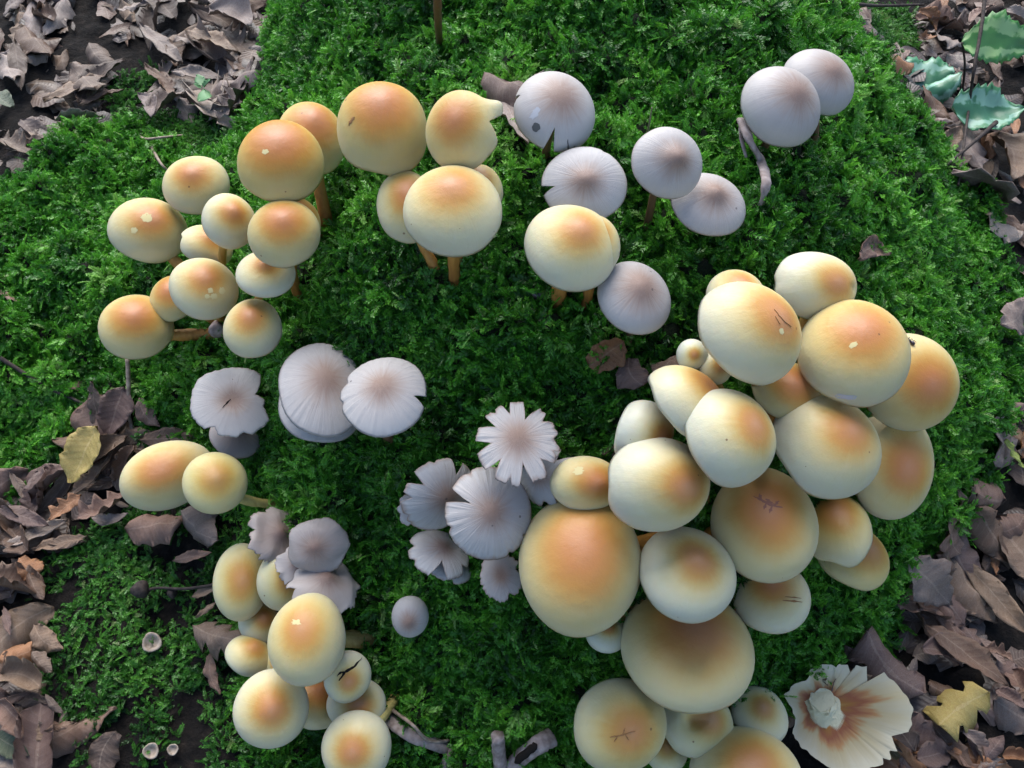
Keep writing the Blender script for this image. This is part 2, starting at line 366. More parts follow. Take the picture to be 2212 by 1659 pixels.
c2 = ramp(t, [(0, (.17, .10, .085)), (.2, (.21, .145, .12)), (.5, (.26, .20, .175)), (1, (.31, .26, .24))], e).outputs[0]
c = mixc(t, sep.outputs[0], c1, c2)                                                  # red channel: withered brown
dk = mth(t, 'MULTIPLY', mth(t, 'MULTIPLY', mth(t, 'SUBTRACT', fib, .45), 1.6), mth(t, 'MULTIPLY', s, mth(t, 'ADD', mth(t, 'MULTIPLY', sep.outputs[2], .6), .12)))
dkn = N(t, 'ShaderNodeClamp'); t.links.new(dk, dkn.inputs[0])
c = mixc(t, dkn.outputs[0], c, (.30, .25, .25))
mgn = mth(t, 'ADD', attr(t, 'mg').outputs['Fac'], mth(t, 'MULTIPLY', mth(t, 'SUBTRACT', fib2, .5), .22))
edg = ramp(t, [(.86, (0, 0, 0)), (1.0, (1, 1, 1))], mgn).outputs[0]
c = mixc(t, mth(t, 'MULTIPLY', edg, mth(t, 'MULTIPLY', sep.outputs[2], .75)), c, (.24, .15, .11))
vor = N(t, 'ShaderNodeTexVoronoi'); vor.inputs['Scale'].default_value = 190; t.links.new(tc, vor.inputs['Vector'])
vs = N(t, 'ShaderNodeSeparateColor'); t.links.new(vor.outputs['Color'], vs.inputs[0])
spot = mth(t, 'MULTIPLY', mth(t, 'LESS_THAN', vor.outputs['Distance'], .10), mth(t, 'GREATER_THAN', vs.outputs[0], .94))
c = mixc(t, mth(t, 'MULTIPLY', spot, .7), c, (.08, .06, .06))
t.links.new(c, b.inputs['Base Color'])
bumpn(t, b, mth(t, 'ADD', mth(t, 'MULTIPLY', fib, mth(t, 'ADD', mth(t, 'MULTIPLY', sep.outputs[2], 1.3), .25)), mth(t, 'MULTIPLY', noise(t, tc, 300, 3), .4)), .35, .001)
m_under, t, b = mat('gill_flesh', .7, .2)
s = attr(t, 'rc').outputs['Vector']; c = ramp(t, [(.3, (.16, .11, .07)), (.7, (.36, .29, .20))], noise(t, s, 40, 2)).outputs[0]
t.links.new(c, b.inputs['Base Color'])
m_underg, t, b = mat('grey_gill_flesh', .7, .2)
s = attr(t, 'rc').outputs['Vector']; c = ramp(t, [(.3, (.22, .19, .18)), (.7, (.40, .36, .36))], noise(t, s, 40, 2)).outputs[0]
t.links.new(c, b.inputs['Base Color'])
def stem_mat(name, top, mid, base):
    m, t, b = mat(name, .55, .3)
    tc = N(t, 'ShaderNodeTexCoord').outputs['Object']; h = attr(t, 'sh').outputs['Fac']
    mp = N(t, 'ShaderNodeMapping'); mp.inputs['Scale'].default_value = (600, 600, 80); t.links.new(tc, mp.inputs['Vector'])
    nz = noise(t, mp.outputs[0], 1, 4)
    c = ramp(t, [(0, base), (.4, mid), (1, top)], mth(t, 'ADD', h, mth(t, 'MULTIPLY', mth(t, 'SUBTRACT', nz, .5), .5))).outputs[0]
    t.links.new(c, b.inputs['Base Color']); bumpn(t, b, nz, .5, .001); return m
m_stem = stem_mat('yellow_stem', (.50, .37, .12), (.42, .20, .045), (.20, .075, .02))
m_stemp = stem_mat('pale_stem', (.55, .50, .22), (.50, .42, .15), (.30, .20, .06))
m_stemg = stem_mat('brown_stem', (.22, .15, .09), (.16, .09, .045), (.09, .05, .028))
m_flesh, t, b = mat('torn_flesh', .7, .2); b.inputs['Base Color'].default_value = (.62, .52, .26, 1)
m_crack, t, b = mat('cracked_skin', .8, .2); b.inputs['Base Color'].default_value = (.30, .15, .06, 1)

# ------------------------------------------------------------------ mushroom builder
def sines(seed, k=7, f0=1.5, f1=4.5):
    r = np.random.default_rng(seed); W = r.normal(0, 1, (k, 3)); W /= np.linalg.norm(W, axis=1)[:, None]; W *= r.uniform(f0, f1, (k, 1)); ph = r.uniform(0, 6.28, k); a = r.uniform(.5, 1, k)
    return lambda v: (np.sin(v@W.T+ph)*a).sum(-1)/a.sum()
def cap_unit(o, seed):
    """unit cap, apex on +z; returns verts, faces, material index, rs, rc, centre ring count"""
    nf = o.get('nf', 48); ns = o.get('ns', 16); Aa = math.radians(o.get('A', 98)); k = o.get('k', .72); um = o.get('um', .06); uw = o.get('uw', .3)
    up = o.get('up', 0); rag = o.get('rag', 0); lump = o.get('lump', .06); wav = o.get('wav', .045); crum = o.get('crum', 0)
    r = np.random.default_rng(seed); phi = np.arange(nf)/nf*2*math.pi
    R = 1+sum(r.normal(0, wav/(i**.8))*np.sin(i*phi+r.uniform(0, 6.28)) for i in range(2, 8))
    if 'A' in o and o['A'] > 95 and not o.get('cuts'): R = R-.05*np.clip(np.cos(phi-r.uniform(0, 6.28)), 0, 1)**6-.035*np.clip(np.cos(phi-r.uniform(0, 6.28)), 0, 1)**10
    if rag: R = R*(1-rag*(.6*vnoise(phi*13, phi*0, seed)+.4*vnoise(phi*30, phi*0, seed+1)))
    lift = np.zeros(nf)
    for (deg, dep, wid) in o.get('cuts', ()):
        d = (np.degrees(phi)-deg+180) % 360-180; q = np.clip(1-np.abs(d)/wid, 0, 1); R = R*(1-dep*q**.75)
    S = np.linspace(0, 1, ns+1)[1:]
    sg, pg = np.meshgrid(S, phi, indexing='ij'); s = sg*R[None]
    if o.get('A', 98) > 90: s = sg*(1+(R[None]-1)*sg)
    ln = sines(seed+1); lf = sines(seed+2, 9, 5, 11)
    def surf(s, pg):
        a = Aa*s; rho = np.sin(np.minimum(a, math.pi*.62)) if Aa > 1.3 else np.sin(a)/math.sin(Aa)
        z = k*np.cos(a) if Aa > 1.3 else k*(np.cos(a)-math.cos(Aa))/(1-math.cos(Aa))
        z = z+um*np.exp(-(rho/uw)**2)+up*s**4
        v = np.stack([rho*np.cos(pg), rho*np.sin(pg), z], -1)
        wgt = 1+lump*ln(v*1.0)*np.clip(s*2, 0, 1)[..., None].squeeze(-1)*1.0
        v = v*wgt[..., None]
        if crum: v = v+np.stack([lf(v*1.0), lf(v+3.), lf(v+7.)*1.4], -1)*crum*s[..., None]
        for (dg, dr, ra, dp) in o.get('dents', ()):
            cpt = np.array([dr*math.cos(math.radians(dg)), dr*math.sin(math.radians(dg))])
            q = np.exp(-((v[..., 0]-cpt[0])**2+(v[..., 1]-cpt[1])**2)/ra**2); v = v-q[..., None]*dp*np.array([0, 0, 1])
        for (dg, wd, ot, up_) in o.get('flare', ()):
            dd_ = (np.degrees(pg)-dg+180) % 360-180; q = np.clip(1-np.abs(dd_)/wd, 0, 1); q = q*q*(3-2*q)*np.clip((s-.45)/.55, 0, 1)**2
            v = v+np.stack([np.cos(pg)*q*ot, np.sin(pg)*q*ot, q*up_], -1)
        pl = o.get('pleat', 0)
        if pl: v[..., 2] += pl*s**2*(vnoise(pg*o.get('npl', 40)/3.0, s*1.5, seed)*2-1+.6*(vnoise(pg*o.get('npl', 40)/1.3, s*2.5, seed+5)*2-1))
        return v
    top = surf(s, pg)
    apex = surf(np.array([[0.]]), np.array([[0.]]))[0]
    dome = Aa > 1.3
    th = o.get('th', .05)
    low = top*np.array([.93, .93, .9]) if dome else top-np.array([0, 0, 1.])*th*(1-.6*sg[..., None])
    V = np.concatenate([apex, top.reshape(-1, 3), low[:-1].reshape(-1, 3), apex*np.array([1, 1, .85 if dome else 1])-[0, 0, 0 if dome else th]])
    F = []; mi = []
    T = lambda i, j: 1+i*nf+j % nf
    L0 = 1+ns*nf; Lw = lambda i, j: L0+i*nf+j % nf; last = len(V)-1
    for j in range(nf):
        F.append((0, T(0, j), T(0, j+1))); mi.append(0)
        F.append((last, Lw(0, j+1), Lw(0, j))); mi.append(1)
    for i in range(ns-1):
        for j in range(nf): F.append((T(i, j), T(i+1, j), T(i+1, j+1), T(i, j+1))); mi.append(0)
    for i in range(ns-2):
        for j in range(nf): F.append((Lw(i, j), Lw(i, j+1), Lw(i+1, j+1), Lw(i+1, j))); mi.append(1)
    for j in range(nf): F.append((T(ns-1, j), Lw(ns-2, j), Lw(ns-2, j+1), T(ns-1, j+1))); mi.append(1)
    rs = np.concatenate([[0], s.ravel(), s[:-1].ravel(), [0]])
    pp = np.concatenate([[0], pg.ravel(), pg[:-1].ravel(), [0]])
    rc = np.stack([np.cos(pp)*np.minimum(1, rs*6), np.sin(pp)*np.minimum(1, rs*6), rs], -1)
    mg = np.concatenate([[0], sg.ravel(), sg[:-1].ravel(), [0]])
    return V, F, mi, rs, rc, 1+ns*nf, mg
def tube(path, rad, nsd=10, flat=1.0, seed=0):
    path = np.asarray(path); m = len(path); V = []; F = []
    ref = np.array([.3, .1, .95]); r = np.random.default_rng(seed); rr = 1+.06*r.normal(size=(m, nsd))
    for i in range(m):
        d = nrm(path[min(i+1, m-1)]-path[max(i-1, 0)]); u = np.cross(d, ref)
        if np.linalg.norm(u) < .1: u = np.cross(d, [1, 0, 0])
        u = nrm(u); v_ = np.cross(d, u)
        for j in range(nsd):
            a = j/nsd*6.28318; V.append(path[i]+(u*math.cos(a)+v_*math.sin(a)*flat)*rad[i]*rr[i, j])
    for i in range(m-1):
        for j in range(nsd): F.append((i*nsd+j, i*nsd+(j+1) % nsd, (i+1)*nsd+(j+1) % nsd, (i+1)*nsd+j))
    F.append(tuple(range(nsd))[::-1]); F.append(tuple((m-1)*nsd+j for j in range(nsd)))
    return np.array(V), F
def bez(p0, p1, p2, p3, m=14):
    t_ = np.linspace(0, 1, m)[:, None]; return p0*(1-t_)**3+3*p1*t_*(1-t_)**2+3*p2*t_*t_*(1-t_)+p3*t_**3
CAPS = {}
SEED = [100]
def mushroom(kind, cx, cy, rx, ry, ux, uy, off, base, col, label, group=None, **o):
    SEED[0] += 11; seed = SEED[0]
    yellow = kind == 'yellow'
    dflt = dict(A=98, k=.72, um=.05, uw=.3) if yellow else dict(A=72, k=.42, um=.14, uw=.26, th=.06, wav=.03, lump=.02, nf=96, pleat=.006, npl=37)
    dflt.update(o); o = dflt
    if base is not None and not isinstance(base, str):
        B, _ = hit(*base)
    else: B = None
    if off is None:
        d = ray(cx, cy); y0 = B[1]+o.get('ly', 0); t_ = (y0-CAM[1])/d[1]; Pc = CAM+d*t_
    else:
        Pc, t_ = hit(cx, cy, off/100)
    pix = t_*KF
    vd = -nrm(ray(cx, cy)); ir = nrm(RGT-vd*RGT.dot(vd)); iu = np.cross(vd, ir)
    V, F, mi, rs, rc, ntop, mg = cap_unit(o, seed)
    rot = math.radians(o.get('rot', 0)); qa = ir*math.cos(rot)+iu*math.sin(rot); qb = -ir*math.sin(rot)+iu*math.cos(rot)
    du, dv = (ux-cx), -(uy-cy); L = math.hypot(du, dv); dd = (ir*du+iu*dv)/L if L > 1 else iu
    best = None
    full = dict(o); 
    for thd in (np.arange(0, 72, 2.0) if 'tilt' not in o else [float(o['tilt'])]):
        a = math.radians(thd); ax = vd*math.cos(a)+dd*math.sin(a)
        e1 = nrm(ir-ax*ir.dot(ax)); e2 = np.cross(ax, e1)
        Wd = V[:ntop, :1]*e1+V[:ntop, 1:2]*e2+V[:ntop, 2:]*ax
        A1 = Wd@qa; B1 = Wd@qb
        ca, cb = (A1.max()+A1.min())/2, (B1.max()+B1.min())/2; ha, hb = (A1.max()-A1.min())/2, (B1.max()-B1.min())/2
        sa, sb = rx*pix/ha, ry*pix/hb
        off2 = (qa*(A1[0]-ca)*sa+qb*(B1[0]-cb)*sb); proj = off2.dot(dd)/pix
        err = abs(proj-L)+abs(math.log(sa/sb))*rx*.25
        if best is None or err < best[0]: best = (err, ax, e1, e2, sa, sb, ca, cb)
    _, ax, e1, e2, sa, sb, ca, cb = best
    sz = math.sqrt(sa*sb)
    def place(v):
        Wd = v[:, :1]*e1+v[:, 1:2]*e2+v[:, 2:]*ax
        return Pc+((Wd@qa-ca)*sa)[:, None]*qa+((Wd@qb-cb)*sb)[:, None]*qb+((Wd@vd)*sz)[:, None]*vd
    Wv = place(V)
    under = place(np.array([[0, 0, (.45*o['k'] if yellow else o['k']*.7-.07)]]))[0]; axis = nrm(place(np.array([[0, 0, 1.]]))[0]-place(np.array([[0, 0, 0.]]))[0])
    R = math.sqrt(rx*ry)*pix
    if B is None:
        q = Pc-np.array([0, 0, 1])*.0; q = q-axis*R*.3*np.array([1, 1, 0]); B = np.array([q[0], q[1], float(bil(HT, q[0], q[1]))])
    B = B-np.array([0, 0, .002])
    root = obj(('yellow_mushroom' if yellow else 'grey_mushroom'), None, None, B, label=label, category='mushroom')
    root.empty_display_size = .01
    if group: root['group'] = group
    cm = meshpy('cap', Wv-B, F, [m_cap, m_under] if yellow else [m_grey, m_underg], True, mi, {'rs': rs, 'rc': rc, 'mg': mg})
    co_ = obj('cap', cm, root); co_.color = (*col, 1) if len(col) == 3 else col
    Ld = np.linalg.norm(under-B); sr = o.get('sr', .15)*R
    a1 = o.get('a1', .35); a2 = o.get('a2', .35); bd = nrm(np.array(o.get('bd', (0, 0, 1)), float))
    path = bez(under, under-axis*Ld*a1, B+bd*Ld*a2, B-np.array([0, 0, .003]), 16)
    rad = np.linspace(sr*.95, sr*1.1, 16)*(1+.05*np.sin(np.arange(16)*1.3+seed))
    tv, tf = tube(path, rad, 12, 1, seed)
    sh = np.repeat(np.linspace(1, 0, 16), 12)
    obj('stem', meshpy('stem', tv-B, tf, [o.get('sm', m_stem if yellow else m_stemg)], True, None, {'sh': sh}), root)
    CAPS[label] = dict(root=root, place=place, B=B, R=R, o=o, axis=axis, vd=vd, pix=pix, Pc=Pc, cap=co_, ir=ir, iu=iu)
    return CAPS[label]
def on_cap(c, x, y):
    """a point on a cap's skin seen at pixel x,y, with its normal (found on the real mesh)"""
    o = c['cap']; d = nrm(ray(x, y)); orig = Vector(CAM-c['B'])
    ok, loc, no, _ = o.ray_cast(orig, Vector(d))
    if not ok: return c['Pc']-c['B'], c['vd']
    return np.array(loc), np.array(no)
def flake(c, x, y, rpx, name, material, seed, ragged=.35, asp=1.0, ang=0, h=.00012):
    """ragged low patch set into a cap's skin (bite, torn skin, stain crust)"""
    p, nn = on_cap(c, x, y); r = np.random.default_rng(seed); u = nrm(np.cross(nn, c['iu'])); u = -u if u.dot(c['ir']) < 0 else u; v = np.cross(nn, u)
    ca, sa = math.cos(math.radians(ang)), math.sin(math.radians(ang)); m = 18; rp = rpx*c['pix']; V = [p+nn*h]; F = []
    for i in range(m):
        a = i/m*6.283; q = rp*(1-ragged*r.random()); xx = math.cos(a)*q; yy = math.sin(a)*q*asp; xx, yy = xx*ca-yy*sa, xx*sa+yy*ca
        w3 = c['B']+p+u*xx+v*yy; to = nrm(w3-CAM); ok, loc, no, _ = c['cap'].ray_cast(Vector(CAM-c['B']), Vector(to))
        V.append(np.array(loc)+nn*h*.6 if ok else p+u*xx+v*yy)
    for i in range(m): F.append((0, 1+i, 1+(i+1) % m))
    obj(name, meshpy(name, V, F, [material], True), c['cap'])
Y = lambda pale, disc=.5, gr=0.: (pale, disc, gr)

# ------------------------------------------------------------------ the mushrooms (pixel of cap centre, half sizes, pixel of the crown, height over the moss or stem foot)
M = mushroom
# tuft on the left shoulder of the stump
A_BASE = (480, 690)
M('yellow',424,400,70,62,415,372,4.2,(500,640),Y(.35,.55),'round ochre mushroom with peach crown, topmost of the low carpet tuft beside the leaf litter',um=.08,k=.66)
M('yellow',320,498,82,70,325,468,4.6,(470,660),Y(.40,.55),'yellow mushroom with two pale flakes on its cap, outermost of the low carpet tuft',um=.03,k=.78)
M('yellow',495,478,57,60,508,455,5.2,(500,660),Y(.55,.48),'small cream mushroom with pink crown and fine streaks toward its rim',um=.10,k=.72)
M('yellow',447,532,54,46,462,508,4.0,(490,665),Y(.45,.55),'small yellow mushroom torn white on one side under the pink crowned streaked one',um=.10,k=.7,cuts=((178,.28,26),))
M('yellow',640,480,52,54,645,460,3.4,(640,640),Y(.15,.8),'dark ochre mushroom cap mostly hidden behind the mauve crowned mushroom')
M('yellow',614,505,77,73,611,470,5.8,(645,640),Y(.15,.62),'ochre mushroom with a mauve crown in the low carpet tuft',um=.06,k=.78,sm=m_stem)
M('yellow',574,592,63,51,573,566,4.6,(560,680),Y(.55,.42),'flattened cream mushroom with pointed pink crown under the mauve crowned one',um=.18,uw=.22,k=.5)
M('yellow',372,645,46,50,365,622,3.6,(470,700),Y(.15,.75),'brown ochre mushroom half hidden between two larger caps of the low carpet tuft',um=.06)
M('yellow',441,624,72,67,446,596,5.4,(485,700),Y(.55,.55),'cream mushroom with orange crown and small nibbled holes in its cap',um=.06,k=.68)
M('yellow',295,706,77,70,290,678,4.6,(480,708),Y(.15,.62),'plain round ochre mushroom on a long sideways curved orange stem',um=.04,k=.8,a1=.55,a2=.15,bd=(-1,-.2,.15),sr=.17)
M('yellow',546,709,62,64,540,680,4.6,(560,735),Y(.40,.5),'round yellow mushroom with peach crown, lowest of the low carpet tuft',um=.07,k=.75)
# row at the back
M('yellow',672,298,73,76,678,254,None,(712,505),Y(.15,.75),'ochre mushroom on a tall straight orange stem behind the darkest cap',ly=.022,a1=.3,a2=.4,sr=.18,k=.75)
M('yellow',607,348,92,87,602,296,6.4,(690,520),Y(.0,.85),'large burnt orange mushroom with one tiny pale nick in its cap',um=.03,k=.82)
M('yellow',826,278,97,98,825,218,5.0,(900,420),Y(.08,.72),'large deep orange mushroom with a dark slit, tallest of the back row',um=.04,k=.85)
M('yellow',1003,284,84,86,985,252,4.6,(980,430),Y(.25,.65),'golden mushroom with a torn beak shaped flap on its rim',um=.03,k=.8,cuts=((-2,.42,17),),flare=((26,26,.30,.16),(-24,20,.06,.05)),nf=120)
M('yellow',878,447,64,78,885,415,3.4,(952,606),Y(.25,.55),'yellow mushroom half hidden behind the broad white rimmed cap',k=.7,a2=.3,sr=.16)
M('yellow',1035,412,52,56,1030,390,3.0,(985,585),Y(.2,.6),'ochre mushroom mostly hidden behind the broad white rimmed cap',k=.7)
M('yellow',978,455,107,97,975,398,4.9,(982,608),Y(.55,.56),'broad mushroom with wide white rim and orange crown over two forked stems',um=.05,k=.72,sr=.13)
M('yellow',1284,530,56,66,1290,500,3.4,(1268,648),Y(.35,.55),'cream mushroom peeping out behind the wide domed cap beside the pink crowned grey mushroom',k=.7,sr=.2)
M('yellow',1232,536,100,93,1255,492,None,(1205,655),Y(.72,.55),'wide domed mushroom with orange crown and white rim standing alone between the grey mushrooms',um=.06,k=.78,sr=.17)
# single grey mushrooms
G = lambda wither=0., disc=.5, streak=.35: (wither, disc, streak)
M('grey',1198,241,88,84,1212,205,None,(1178,345),G(0,.55,.05),'pale grey mushroom with two slits and a round hole in its cap',A=96,k=.62,um=.05,uw=.4,cuts=((172,.34,6),(262,.55,7)),nf=144,pleat=0,sr=.11,ly=-.004)
M('grey',1262,400,93,82,1265,385,None,(1262,505),G(0,.5),'lilac grey streaked mushroom with one notch and a mauve crown',cuts=((190,.42,7),(62,.10,6)),nf=144,k=.40,sr=.09)
M('grey',1441,352,76,76,1465,338,None,(1400,482),G(.12,.55),'grey conical mushroom with brown knob, on a slim brown stem',k=.60,um=.20,A=84,uw=.3,sr=.11)
M('grey',1530,441,80,67,1547,412,None,(1480,520),G(.18,.6),'grey brown streaked conical mushroom touching its conical neighbour',k=.55,um=.18,A=80,sr=.11)
M('grey',1768,178,75,69,1800,148,None,(1760,300),G(.14,.5,.05),'smooth grey mushroom with tan crown, hinder one of a close pair',A=96,k=.7,um=.05,pleat=.001,sr=.11)
M('grey',1686,231,84,84,1722,198,None,(1645,345),G(.14,.5,.05),'smooth silver grey mushroom with small black specks, front one of a close pair',A=97,k=.76,um=.05,pleat=.001,sr=.11)
M('grey',1370,643,79,79,1388,615,2.6,(1360,730),G(.05,.68),'pinkish grey mushroom with a strong rosy brown crown',A=92,k=.55,um=.12,uw=.34,cuts=((12,.08,5),),nf=144,pleat=.002,sr=.1)
M('grey',692,872,88,82,695,850,2.4,(720,930),G(.25,.3),'grey mushroom lying flat beneath the double broad grey caps',k=.3,um=.05,A=60)
M('grey',700,840,96,102,705,815,3.2,(735,930),G(.12,.62),'broad flat grey mushroom with brown centre and streaked rim',k=.30,um=.05,A=60,cuts=((50,.12,5),),nf=144,pleat=.010,npl=44)
M('grey',828,856,93,87,822,832,4.2,(840,950),G(.02,.55),'broad pale grey mushroom with one open slit and crimped white edge',k=.34,um=.06,A=62,cuts=((-17,.34,7),(158,.20,11),(190,.10,8)),nf=144,pleat=.016,npl=41)
M('grey',510,942,56,48,515,925,1.4,(530,960),G(.8,.4),'dark withered mushroom under the broken grey cap',k=.4)
M('grey',497,868,82,76,495,850,3.0,(515,960),G(.12,.5),'broken flat grey mushroom missing a big bite from its rim',tilt=24,k=.16,um=-.05,uw=.25,A=50,cuts=((16,.52,34),(-18,.30,16),(-75,.12,9),(-120,.2,10)),rag=.06,nf=160)
M('grey',886,1332,40,44,883,1346,2.0,(890,1370),G(0,.42),'tiny round silvery mushroom with brown tip, alone on dark moss',A=100,k=.85,um=.08,uw=.22,pleat=.002)
# split petal-like grey mushrooms
PT = lambda seed, n, d, wd: tuple(((i+np.random.default_rng(seed+i).uniform(-.25,.25))*360/n, d*np.random.default_rng(seed+50+i).uniform(.7,1.15), wd*np.random.default_rng(seed+90+i).uniform(.7,1.3)) for i in range(n))
M('grey',1188,1030,66,66,1165,1030,2.6,(1160,1060),G(.02,.4,.9),'split white mushroom tucked behind the daisy shaped one',k=.25,um=.05,A=55,cuts=PT(5,7,.35,10),rag=.08,nf=160,up=-.1,pleat=.02)
M('grey',1118,958,92,93,1118,944,4.2,(1130,1010),G(.03,.62,.9),'daisy shaped pale mushroom split into petals around a tan centre',k=.22,um=.06,A=55,uw=.25,cuts=((4,.18,8),(38,.26,8),(70,.55,12),(107,.42,6),(128,.14,4),(150,.44,8),(186,.42,9),(228,.42,8),(258,.2,4),(282,.48,9),(322,.36,9),(345,.14,5)),rag=.10,nf=240,ns=20,pleat=.03,npl=30)
M('grey',884,1102,27,34,890,1100,2.2,(930,1150),G(0,.3,.9),'small frilled white mushroom edge beside the split fan shaped cap',k=.3,A=55,cuts=PT(8,5,.25,14),rag=.1)
M('grey',948,1068,82,78,988,1092,3.0,(1000,1150),G(0,.5,.9),'fan shaped pale mushroom with long splits leaning over dark moss',tilt=36,k=.35,um=.05,A=62,cuts=((140,.36,9),(62,.46,9),(172,.25,7),(100,.10,5),(205,.12,6)),rag=.06,nf=180,pleat=.016)
M('grey',948,1198,66,54,968,1165,2.2,(1000,1230),G(.02,.42,.9),'torn white mushroom with rim curled back below the large pleated cap',tilt=38,k=.4,um=.08,A=66,cuts=((268,.62,18),(175,.22,10),(210,.12,8),(330,.3,9)),rag=.07,nf=180,pleat=.02)
M('grey',968,1226,50,36,985,1205,1.5,(1000,1240),G(.18,.3,.9),'curled grey mushroom scrap showing its gills below the torn white cap',tilt=45,k=.45,A=66,cuts=((270,.3,12),(60,.3,15)),rag=.08,nf=120)
M('grey',1082,1245,46,56,1084,1240,2.9,(1075,1260),G(.18,.55,.9),'crinkled pink grey mushroom with ragged edge beside the biggest yellow cap',tilt=20,k=.15,um=-.04,A=50,cuts=((300,.25,10),(20,.3,12),(60,.2,9)),rag=.16,nf=150,crum=.05)
M('grey',1055,1108,94,101,1062,1106,4.4,(1070,1180),G(.04,.5,.9),'large pleated pale mushroom with an open wedge split in its cap',k=.40,um=.06,A=62,cuts=((158,.60,9),(118,.10,5),(200,.10,5),(-30,.14,4),(-60,.10,4)),rag=.05,nf=200,ns=20,pleat=.022,npl=34)
# withered group lying on the lower low carpet tuft
M('grey',598,1160,62,66,610,1150,2.4,(650,1210),G(.75,.5),'withered brown mushroom draped over a yellow cap',k=.35,A=70,crum=.20,rag=.22,nf=140,cuts=PT(21,6,.25,10))
M('grey',690,1180,66,62,680,1185,3.0,(700,1240),G(.62,.5),'withered domed taupe mushroom, topmost of the shrivelled three',k=.6,A=80,crum=.15,rag=.12,nf=140)
M('grey',645,1222,52,50,645,1215,2.9,(690,1260),G(.50,.4),'shrivelled mauve grey mushroom with crimped edge beside the taupe dome',k=.45,A=70,crum=.20,rag=.2,nf=140,cuts=PT(31,7,.2,9))
M('grey',700,1268,80,62,705,1245,3.0,(720,1300),G(.52,.4),'limp mauve grey mushroom resting on the shiny nicked yellow cap',k=.5,A=74,crum=.18,rag=.15,nf=140,cuts=((40,.25,12),(100,.3,8),(200,.25,9)))
# pair on the left foot of the stump
M('yellow',362,1026,100,72,352,1012,3.2,(470,1060),Y(.50,.60),'large egg shaped tilted mushroom with broad orange back beside the fallen yellow leaf',rot=24,um=.0,k=.85)
M('yellow',465,1043,68,67,466,1030,4.4,(612,1080),Y(.30,.5,.30),'round lemon yellow mushroom with brown specks leaning on the egg shaped one',um=.07,k=.6,a1=.3,a2=.6,bd=(-.8,-.3,.5),sm=m_stemp)
# lower low carpet tuft
M('yellow',560,1345,44,46,570,1335,1.8,(640,1390),Y(.60,.5),'pale mushroom buried between three caps above the bitten one')
M('yellow',600,1432,36,42,600,1430,1.6,(640,1400),Y(.95,.4),'white rimmed mushroom sliver under the shiny nicked cap')
M('yellow',680,1515,58,58,690,1490,1.4,(690,1460),Y(.25,.6),'shaded tan mushroom under the shiny nicked cap',)
M('yellow',520,1257,58,83,522,1252,3.0,(640,1330),Y(.40,.5,.18),'oval mushroom with deep orange centre partly under a withered cap',um=.02,k=.6,rot=0)
M('yellow',612,1252,56,66,625,1255,2.5,(660,1330),Y(.55,.42,.2),'pale yellow mushroom half covered by withered mauve caps')
M('yellow',537,1416,50,44,548,1395,2.4,(640,1400),Y(.50,.5,.1),'small yellow mushroom with a crescent bitten from its rim',k=.7,cuts=((118,.34,34),),nf=96)
M('yellow',663,1380,83,98,648,1362,5.0,(818,1374),Y(.42,.52,.10),'shiny yellow mushroom with a pale nick by its pink crown',um=.02,k=.8,a1=.3,a2=.75,bd=(-1,-.1,.25),sm=m_stemp,sr=.2)
M('yellow',770,1522,64,56,772,1520,2.2,(830,1520),Y(.72,.45),'white rimmed mushroom with orange eye under the cracked one',um=.03,k=.5)
M('yellow',751,1462,51,55,755,1472,3.3,(800,1480),Y(.62,.42),'small mushroom with a dark branching crack across its cap',um=.02,k=.5,dents=((120,.45,.16,.07),))
M('yellow',586,1530,80,82,586,1530,3.8,(640,1480),Y(.62,.5),'smooth round mushroom with pink bullseye crown, beside the thin floor moss',um=.10,uw=.35,k=.68)
M('yellow',770,1614,75,76,762,1622,3.8,(856,1496),Y(.66,.48),'white sheened mushroom with orange crown and curved pale stem at the tuft foot',um=.05,k=.75,a1=.4,a2=.5,bd=(0,-.3,.6),sm=m_stemp,sr=.16)
# the dense clump on the right
E = dict(a1=.25, a2=.4)
M('yellow',1590,640,64,58,1600,610,3.0,(1640,900),Y(.55,.5),'cream mushroom showing only its top behind the pink blushed cap',**E)
M('yellow',1762,618,85,74,1808,606,3.4,(1720,900),Y(.82,.5),'white wrinkled mushroom with tan crown, topmost of the dense clump',k=.7,um=.02,lump=.06,flare=((150,18,.05,.06),(185,14,-.05,0)),dents=((-5,.6,.12,.08),),**E)
M('yellow',1966,826,98,106,2010,828,3.6,(1850,950),Y(.12,.52),'orange brown mushroom with a small black ant on it',k=.75,um=.02,**E)
M('yellow',1925,1000,86,122,1958,1005,3.4,(1850,1020),Y(.25,.48),'long oval mushroom with red brown centre hanging at the clump side',k=.75,um=.02,**E)
M('yellow',1495,766,34,34,1500,765,2.8,(1560,900),Y(.95,.3),'smallest white button mushroom at the clump edge',k=.8,**E)
M('yellow',1545,795,36,36,1560,790,2.9,(1580,910),Y(.65,.5),'small cream button mushroom squeezed under the pink blushed cap',k=.8,**E)
M('yellow',1700,845,74,66,1722,825,3.2,(1680,950),Y(.12,.7),'orange mushroom wedged deep between four big caps',k=.6,**E)
M('yellow',1843,762,116,116,1866,706,5.0,(1780,960),Y(.30,.60),'big golden mushroom with a crescent nick and pink brown crown',k=.8,um=.04,**E)
M('yellow',1620,720,108,112,1682,682,5.0,(1660,950),Y(.62,.58),'big pink blushed mushroom with fine scratches and a pit in its cap',k=.82,um=.03,**E)
M('yellow',1484,870,83,82,1545,828,4.0,(1580,980),Y(.62,.62),'cream mushroom with orange flank tucked behind the smooth peach cap',k=.8,um=.0,**E)
M('yellow',1392,936,64,72,1430,945,3.2,(1520,1010),Y(.85,.4),'white mushroom half covered by the two cream caps beside it',k=.8,um=.0,**E)
